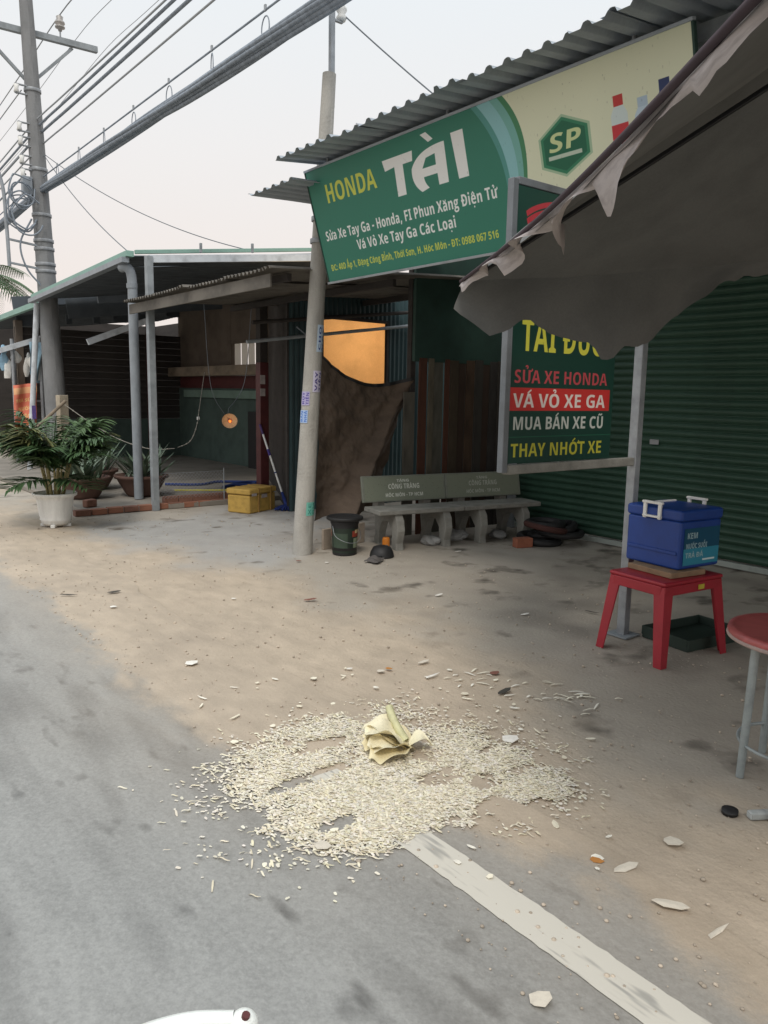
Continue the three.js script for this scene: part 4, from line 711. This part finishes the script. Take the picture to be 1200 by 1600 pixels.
// ---------- clutter under and beside the benches ----------
{
  const b = thing('paint_bucket', 'black paint bucket with coloured label between pole and bench', 'bucket', [4.27, 0, -6.02]);
  const t = canvasTex(256, 128, (c, w, h) => { c.fillStyle = '#1c2a20'; c.fillRect(0, 0, w, h); for (let i = 0; i < 2; i++) { const x = i * w / 2; c.fillStyle = '#8f3a2a'; c.fillRect(x, h * .1, w * .2, h * .25); c.fillStyle = '#c9b58a'; c.fillRect(x + w * .04, h * .06, w * .14, h * .14); c.fillStyle = '#7f8b74'; c.fillRect(x + w * .02, h * .4, w * .17, h * .5); c.fillStyle = '#3a4a3c'; c.fillRect(x + w * .24, h * .2, w * .2, h * .6); } });
  part('body', lathe([[0, 0], [.112, 0], [.118, .01], [.132, .30], [.14, .31], [.14, .335], [.128, .335], [.122, .05], [0, .04]], 32), M.black, b);
  const lab = new THREE.CylinderGeometry(.131, .1205, .24, 32, 1, true); lab.translate(0, .15, 0); part('label', ni(lab), new THREE.MeshStandardMaterial({ map: t, roughness: .5 }), b);
  part('lid', lathe([[0, .345], [.16, .338], [.178, .348], [.18, .372], [.165, .378], [.15, .36], [0, .358]], 32), M.black, b);
  part('handle', tube([[-.142, .29, 0], [-.15, .2, .06], [-.06, .14, .14], [.06, .14, .14], [.15, .2, .06], [.142, .29, 0]], .003, 30, 5), M.galv, b);
}
one('carton', box(.62, .21, .03, 4.50, .105, -6.36, .006, .2), pm([.36, .30, .24], { worn: [.26, .21, .16], size: .5 }), 'flattened beige carton standing behind the paint bucket', 'carton');
one('orange_can', lathe([[0, 0], [.034, 0], [.038, .006], [.038, .135], [.033, .145], [.033, .15], [0, .148]], 24), pm([.62, .20, .02], { worn: [.5, .12, .02], size: .12, rough: .4 }), 'small orange can on the ground in front of the bench', 'can', null, [4.66, 0, -5.86]);
{
  const o = thing('black_pan', 'upturned black pan on the ground near the orange can', 'pan', [4.50, 0, -5.72], .6);
  part('bowl', lathe([[.115, 0], [.12, .008], [.11, .05], [.085, .095], [.04, .11], [0, .112]], 28), M.black, o); part('handle', box(.24, .022, .035, -.22, .02, .02, .008), M.black, o); part('rag', surf(10, 10, (u, v) => [-.36 + u * .2 + .02 * Math.sin(v * 6), .02 + .035 * Math.sin(u * 3.14) * Math.sin(v * 3.14) + .01 * Math.sin(u * 14), -.06 + v * .14]), pm([.10, .09, .085], { size: .2 }), o);
  part('spot', box(.035, .012, .02, .03, .105, .035, .004), M.plaster, o);
}
{ // tyre and rubber pile near the shutter
  const t = thing('black_rubber_pile', 'heap of black inner tubes at the foot of the shutter', 'rubber', [6.42, 0, -5.35]);
  const r = rng(61); for (let i = 0; i < 6; i++) { const g = new THREE.TorusGeometry(.15 + r() * .09, .028 + r() * .02, 8, 26); g.scale(1, .75 + r() * .3, 1); g.rotateX(Math.PI / 2 + (r() - .5) * .5); g.rotateY(r() * 6); g.translate((r() - .5) * .3, .05 + i * .035, (r() - .5) * .35); part('inner_tube', ni(g), i === 4 ? pm([.07, .025, .02], { size: .2 }) : M.black, t); }
}
one('red_brick', box(.19, .10, .10, 0, .05, 0, .008), pm([.36, .13, .075], { worn: [.26, .10, .06], bump: .004, size: .3 }), 'single red brick in front of the black rubber heap', 'brick', null, [6.02, 0, -5.28]).rotation.y = -.3;
{
  const r = rng(63); [[5.32, -5.92, .12, 'crumpled grey plastic bag under the left bench end'], [5.72, -5.98, .15, 'crumpled pale plastic bag under the middle of the benches'], [6.2, -5.8, .11, 'crumpled pale plastic bag under the right bench end']].forEach(([x, z, R, label], j) => {
    const g = new THREE.IcosahedronGeometry(R, 4), p = g.attributes.position; for (let i = 0; i < p.count; i++) { const k = .6 + .7 * fbm(p.getX(i) * 14 + j * 9, p.getZ(i) * 14 + p.getY(i) * 9, 66, 3); p.setXYZ(i, p.getX(i) * k, Math.max(0, p.getY(i) * k * .5 + R * .3), p.getZ(i) * k); } g.computeVertexNormals();
    one('plastic_bag', ni(g), pm([.34, .34, .33], { worn: [.22, .22, .21], rough: .45, size: .2 }), label, 'bag', null, [x, .002, z]);
  });
}

// ---------- spilled shredded husk on the verge ----------
const groundY = (x) => x < 2.05 ? .014 : .004;
const creamM = [[.88, .82, .66], [.90, .86, .75], [.80, .73, .57]].map(c => pm(c, { worn: c.map(v => v * .8), rough: .8, size: .1, n: 64 }));
function strip(L, W, curl, wob) { return surf(5, 1, (u, v) => [L * (u - .5), curl * Math.pow(Math.sin(u * Math.PI), 1) + wob * Math.sin(u * 7) * .3 + .001, (v - .5) * W * (.35 + .65 * Math.sin(u * Math.PI * .9 + .2)) + wob * u]); }
{ // dense field follows the spread in the photograph: lobes (x, z, radius x, radius z, weight)
  const lobes = [[1.78, -2.10, .32, .17, 1.2], [1.66, -2.28, .30, .14, 1], [1.50, -2.50, .17, .10, .8], [2.02, -2.02, .26, .16, 1.1], [2.20, -2.08, .20, .16, .9], [1.86, -2.42, .34, .18, .55], [2.12, -2.30, .3, .18, .5], [1.7, -2.7, .3, .15, .28], [1.95, -2.75, .35, .15, .22], [2.25, -1.86, .16, .12, .6], [1.60, -2.02, .14, .1, .7]];
  const r = rng(123), N = 5200, meshes = [];
  const g0 = [strip(.028, .007, .002, .005), strip(.014, .009, .001, .002), strip(.042, .005, .003, .009)];
  const counts = [13000, 40000, 4000];
  const pile = new THREE.Group(); pile.name = 'spilled_husk'; pile.userData = { label: 'spread of cream shredded husk spilled across the road line', category: 'husk', kind: 'stuff' }; scene.add(pile);
  const tot = lobes.reduce((s, l) => s + l[4] * l[2] * l[3], 0), d = new THREE.Object3D(), col = new THREE.Color();
  counts.forEach((n, k) => {
    const im = shade(new THREE.InstancedMesh(g0[k], creamM[k], n)); im.name = 'husk_shred'; im.userData.kind = 'stuff';
    for (let i = 0; i < n; i++) {
      let q = r() * tot, L = lobes[0]; for (const l of lobes) { q -= l[4] * l[2] * l[3]; if (q <= 0) { L = l; break; } }
      let x, z, tries = 0; do { const a = r() * 6.283, rad = Math.sqrt(-2 * Math.log(1 - r() * .97)) * (r() < .12 ? 1.0 : .60); x = L[0] + Math.cos(a) * rad * L[2]; z = L[1] + Math.sin(a) * rad * L[3]; } while (fbm(x * 6, z * 9, 401, 4) < .36 + r() * .22 && ++tries < 7);
      d.position.set(x, groundY(x) + r() * r() * .010, z); d.rotation.set((r() - .5) * .35, -.85 + (r() - .5) * 2.2, (r() - .5) * .25); d.scale.setScalar(.6 + r() * .8); d.updateMatrix(); im.setMatrixAt(i, d.matrix);
      const t = .75 + r() * .3; im.setColorAt(i, col.setRGB(t, t * (.95 + r() * .05), t * (.86 + r() * .14)));
    }
    pile.add(im);
  });
}
{ // torn yellow maize husk: cupped leaves fanning from a stub of stalk
  const b = thing('yellow_husk', 'pale yellow torn maize husk with stalk on the spill', 'husk', [2.03, .016, -2.45], 0); b.scale.setScalar(1.3);
  const ms = [pm([.80, .70, .44], { worn: [.68, .58, .34], rough: .6, size: .12 }), pm([.84, .77, .55], { worn: [.72, .64, .42], rough: .6, size: .12 })];
  const left = Math.atan2(-.62, -.785), r = rng(88); // towards the left of the picture
  for (let i = 0; i < 7; i++) {
    const ang = left + (i - 3.4) * .26, L = .13 + .05 * r(), W = .052 + .012 * r(), rise = [.012, .03, .02, .06, .035, .05, .02][i], q = r() * 6;
    const g = surf(8, 14, (u, v) => { const s = (u - .5) * 2, w = W * Math.pow(Math.sin(Math.min(1, v * .93 + .09) * Math.PI * .93), .45) * (1 + .12 * Math.sin(v * 9 + q)), cup = .02 * s * s * Math.sin(v * 3), o = L * v; const y = .006 + rise * Math.sin(v * 2.2) + cup + .006 * Math.sin(v * 11 + s * 3 + q); const c = Math.cos(ang), d = Math.sin(ang); return [.03 + c * o - d * s * w, y, .02 + d * o + c * s * w]; });
    part('husk_leaf', g, ms[i % 2], b);
  }
  part('husk_leaf', surf(8, 12, (u, v) => { const s = (u - .5) * 2, w = .034 * Math.sin(Math.min(1, v + .12) * 2.9); return [.03 + v * .055 + s * w * .6, .035 * Math.sin(v * 3) + .01 * s * s + .008, .03 + v * .05 - s * w]; }), ms[1], b);
  part('stalk', tube([[.03, .02, .01], [.028, .055, -.035], [.034, .085, -.075], [.044, .10, -.10]], .014, 16, 9), pm([.60, .58, .34], { worn: [.5, .48, .26], rough: .6, size: .1 }), b);
}
// ---------- single scraps of litter, each where the photograph shows one ----------
{
  const r = rng(501), W = pm([.82, .79, .72], { worn: [.7, .67, .6], size: .1, n: 64 }), P = pm([.66, .60, .50], { worn: [.56, .5, .42], size: .1, n: 64 }), O = pm([.46, .20, .05], { worn: [.35, .13, .04], size: .1, n: 64 }), K = pm([.06, .055, .045], { worn: [.10, .085, .07], size: .1, n: 64 }), Rd = pm([.24, .10, .07], { size: .1, n: 64 });
  const flake = (L, B) => { // torn, angular scrap with a little lift
    const n = 5 + Math.floor(r() * 3), pts = []; for (let i = 0; i < n; i++) { const a = (i + .35 * (r() - .5)) / n * 6.283, k = .72 + .5 * r(); pts.push(new THREE.Vector2(Math.cos(a) * L * .5 * k, Math.sin(a) * B * .5 * k)); }
    const g = new THREE.ExtrudeGeometry(new THREE.Shape(pts), { depth: .0012, bevelEnabled: false }); g.rotateX(-Math.PI / 2); const p = g.attributes.position, q = r() * 6;
    for (let i = 0; i < p.count; i++) p.setY(i, p.getY(i) + .002 + L * .16 * Math.pow(Math.abs(p.getX(i) / L), 1.5) * (p.getX(i) > 0 ? 1 : .2) + .06 * Math.abs(p.getZ(i)));
    g.computeVertexNormals(); return ni(boxUV(g)); };
  const shapes = [flake(.055, .04), flake(.075, .026), flake(.042, .032), flake(.095, .016), flake(.05, .03)];
  const L = [ // x, z, shape, scale, material, label
    [1.74, -3.95, 0, 1.4, W, 'white scrap alone on the sandy verge left of the spill'], [1.35, -2.02, 0, 1.2, P, 'pale scrap on the asphalt left of the white line'],
    [2.36, -1.32, 0, 1.3, P, 'pale chip on sand right of the line'], [2.09, -1.33, 1, 1.4, P, 'long pale chip next to the orange peel'], [2.05, -1.41, 2, 1.2, O, 'orange peel piece lying on the verge dust'],
    [2.50, -2.22, 0, 1.5, W, 'square white paper scrap right of the spill'], [2.03, -1.13, 1, 1.5, P, 'large flat pale paper stuck to the verge'], [2.05, -.98, 3, 1.2, P, 'thin pale sliver nearest the bottom of the verge'],
    [1.42, -1.12, 0, 1.2, P, 'pale smear of paper on the asphalt left of the white line bottom'], [2.75, -3.02, 3, 1.3, W, 'thin white strip up the yard behind the yellow wrapper'], [2.62, -3.25, 2, 1.1, O, 'tiny orange peel in the yard'], [2.56, -3.25, 0, .9, P, 'pale scrap beside the tiny orange peel'],
    [2.44, -3.38, 2, .9, W, 'small white scrap left of the tiny orange peel'], [2.85, -3.22, 1, 1.2, P, 'pale strip right of the tiny orange peel'], [3.05, -4.75, 1, 1.4, Rd, 'dull red wrapper in the middle of the yard'], [3.95, -4.30, 1, 1.1, W, 'white strip lying between benches and red table'],
    [2.90, -2.63, 1, 1.4, K, 'dark clump of dirt right of the spill'], [3.06, -2.85, 0, 1.1, Rd, 'rusty leaf among pale strips'], [3.30, -1.36, 1, 1.2, W, 'white paper under the round table edge'], [4.55, -3.30, 3, 1.3, K, 'dark strip on the floor behind the red table'],
    [4.1, -3.55, 1, 1, W, 'white scrap near the steel post'], [1.62, -5.85, 3, 1.5, K, 'dark stain-like leaf far up the sandy verge'], [1.92, -5.75, 1, 1.4, K, 'second dark leaf far up the sandy verge'], [1.78, -5.35, 0, 1, W, 'white scrap between the far dark leaves'],
    [3.70, -5.95, 2, 1.3, Rd, 'brown leaf at the foot of the leaning pole'], [3.88, -5.75, 2, 1, W, 'white scrap at the foot of the leaning pole'], [2.6, -5.1, 2, 1, W, 'white scrap on the grey slab edge'], [5.25, -5.45, 1, 1.1, W, 'white scrap in front of the left bench'],
  ];
  L.forEach(([x, z, k, s, m, label]) => { const o = one('litter_scrap', shapes[k], m, label, 'litter', null, [x, groundY(x) + .006, z]); o.scale.setScalar(s); o.rotation.set((r() - .5) * .12, -.6 + (r() - .5) * 1.6, (r() - .5) * .12); });
  // pale strips trailing off towards the red table
  for (let i = 0; i < 40; i++) { const t = r(), o = one('husk_strip', strip(.03 + r() * .07, .006 + r() * .008, .004, .010 * (r() - .5)), creamM[i % 3], 'pale husk strip trailing across the yard towards the red table', 'husk', 'loose husk strips', [lerp(2.85, 3.2, t) + (r() - .5) * .3, .008, lerp(-3.0, -2.25, t) + (r() - .5) * .28]); o.rotation.y = -.5 + (r() - .5) * 1.8; }
  for (let i = 0; i < 60; i++) { const a = r() * 6.28, q = .55 + r() * .75, x = 1.95 + Math.cos(a) * q * .85, z = -2.45 + Math.sin(a) * q * .9; if (x < 1.35) continue; const o = one('husk_flake', shapes[i % 5], creamM[i % 3], 'loose cream flake scattered around the husk spill', 'husk', 'loose husk flakes', [x, groundY(x) + .005, z]); o.scale.setScalar(.45 + r() * .5); o.rotation.y = r() * 6; }
  // pebbles and crumbs over the verge
  const pg = new THREE.IcosahedronGeometry(.012, 1), pp = pg.attributes.position; for (let i = 0; i < pp.count; i++) pp.setY(i, pp.getY(i) * .6);
  const im = shade(new THREE.InstancedMesh(pg, pm([.40, .35, .29], { worn: [.3, .26, .21], size: .1, n: 64 }), 2600)); im.name = 'gravel'; im.userData = { label: 'fine gravel and crumbs scattered over the dusty verge', category: 'gravel', kind: 'stuff' };
  const d = new THREE.Object3D(), c = new THREE.Color(); for (let i = 0; i < 2600; i++) { const z = -.6 - Math.pow(r(), 1.3) * 9, x = 1.4 + Math.pow(r(), 1.4) * 3.6; d.position.set(x, groundY(x) + .002, z); d.rotation.set(0, r() * 6, 0); d.scale.setScalar(.15 + r() * r() * .75); d.updateMatrix(); im.setMatrixAt(i, d.matrix); const t = .85 + r() * .75; im.setColorAt(i, c.setRGB(t, t * .97, t * .93)); }
  scene.add(im);
}
// ---------- the motorbike the picture was taken from: its lever tip shows at the bottom edge ----------
{
  const s = thing('motorbike', 'motorbike front with a white brake lever tip at the bottom edge', 'motorbike', [-.12, 0, 0]);
  const O = -.12, q = (x, y, z) => V(x - O, y, z), lev = pm([.80, .82, .78], { worn: [.66, .68, .65], rough: .3, size: .2, speck: .03 });
  const lever = part('brake_lever', merge([tube([q(.05, 1.03, -.50), q(.12, 1.035, -.535), q(.18, 1.037, -.545), q(.225, 1.038, -.533), q(.256, 1.038, -.512)], .0085, 30, 10)]), lev, s);
  const ball = ni(new THREE.SphereGeometry(.0125, 20, 14)); ball.translate(.262 - O, 1.036, -.506); part('lever_ball', ball, lev, lever);
  part('ball_hole', rod(q(.2615, 1.046, -.502), q(.262, 1.0495, -.501), .0035, .0035, 10), M.redPaint, lever);
  part('grip', rod(q(.07, 1.0, -.43), q(.27, .99, -.36), .018, .018, 16), M.black, s); part('grip', rod(q(-.31, 1.0, -.43), q(-.51, .99, -.36), .018, .018, 16), M.black, s);
  part('handlebar', tube([q(.26, .99, -.362), q(.08, 1.0, -.427), q(-.02, .97, -.44), q(-.12, .95, -.45), q(-.22, .97, -.44), q(-.32, 1.0, -.427), q(-.5, .99, -.362)], .011, 40, 10), M.galv, s);
  part('lever_clamp', box(.05, .03, .07, .05 - O, 1.01, -.465, .008), M.black, s);
  part('head_cowl', lathe([[0, 0], [.05, .01], [.10, .06], [.11, .12], [.07, .17], [0, .18]], 24).rotateX(-1.3).translate(0, .86, -.42), pm([.10, .11, .12], { size: .4, rough: .35 }), s);
  part('steering_stem', rod(V(0, .95, -.45), V(0, .58, -.58), .03), M.black, s);
  for (const x of [-.07, .07]) part('fork_leg', rod(V(x, .62, -.57), V(x, .28, -.70), .02), M.galv, s);
  const w = new THREE.TorusGeometry(.235, .04, 14, 48); w.rotateY(Math.PI / 2); w.translate(0, .277, -.70); const wh = part('wheel', ni(w), M.black, s); part('hub', rod(V(-.08, .277, -.70), V(.08, .277, -.70), .035), M.galv, wh);
  for (let i = 0; i < 10; i++) { const a = i * .628; part('spoke', rod(V(0, .277, -.70), V(0, .277 + Math.cos(a) * .22, -.70 + Math.sin(a) * .22), .004), M.galv, wh); }
  const grey = pm([.12, .13, .14], { size: .5, rough: .35 });
  const prof = (pts, w, m, name) => { const g = extr(pts, w, .012); g.rotateY(-Math.PI / 2); g.translate(w / 2, 0, 0); part(name, g, m, s); };
  prof([[-.42, .86], [-.34, .84], [-.40, .42], [-.30, .34], [.10, .32], [.14, .36], [-.24, .42], [-.30, .50]], .30, grey, 'leg_shield');
  prof([[-.24, .42], [.14, .36], [.62, .44], [.86, .66], [.84, .72], [.10, .68], [.02, .56]], .22, grey, 'body');
  prof([[.08, .685], [.14, .75], [.48, .76], [.86, .80], [.88, .73], [.84, .725]], .25, M.black, 'seat');
  const w2 = new THREE.TorusGeometry(.235, .045, 14, 48); w2.rotateY(Math.PI / 2); w2.translate(0, .28, .56); const rw = part('wheel', ni(w2), M.black, s); part('hub', rod(V(-.1, .28, .56), V(.1, .28, .56), .05), M.galv, rw);
  for (let k = 0; k < 10; k++) { const a = k * .628; part('spoke', rod(V(0, .28, .56), V(0, .28 + Math.cos(a) * .22, .56 + Math.sin(a) * .22), .004), M.galv, rw); }
  for (const x of [-.12, .12]) part('swingarm', rod(V(x, .28, .56), V(x, .36, .12), .018), M.black, s);
  part('exhaust', rod(V(.15, .26, .1), V(.17, .34, .75), .035, .045, 14), M.galv, s);
  const fd = surf(20, 6, (u, v) => { const a = -.5 + u * 2.4, q = .30 - .03 * Math.pow((v - .5) * 2, 2); return [(v - .5) * .13, .277 + Math.sin(a + .6) * q, -.70 + Math.cos(a + .6) * q]; }); part('fender', fd, grey, s);
}
scene.traverse(o => { if (o.isMesh) o.castShadow = o.receiveShadow = true; });
renderer.render(scene, camera);
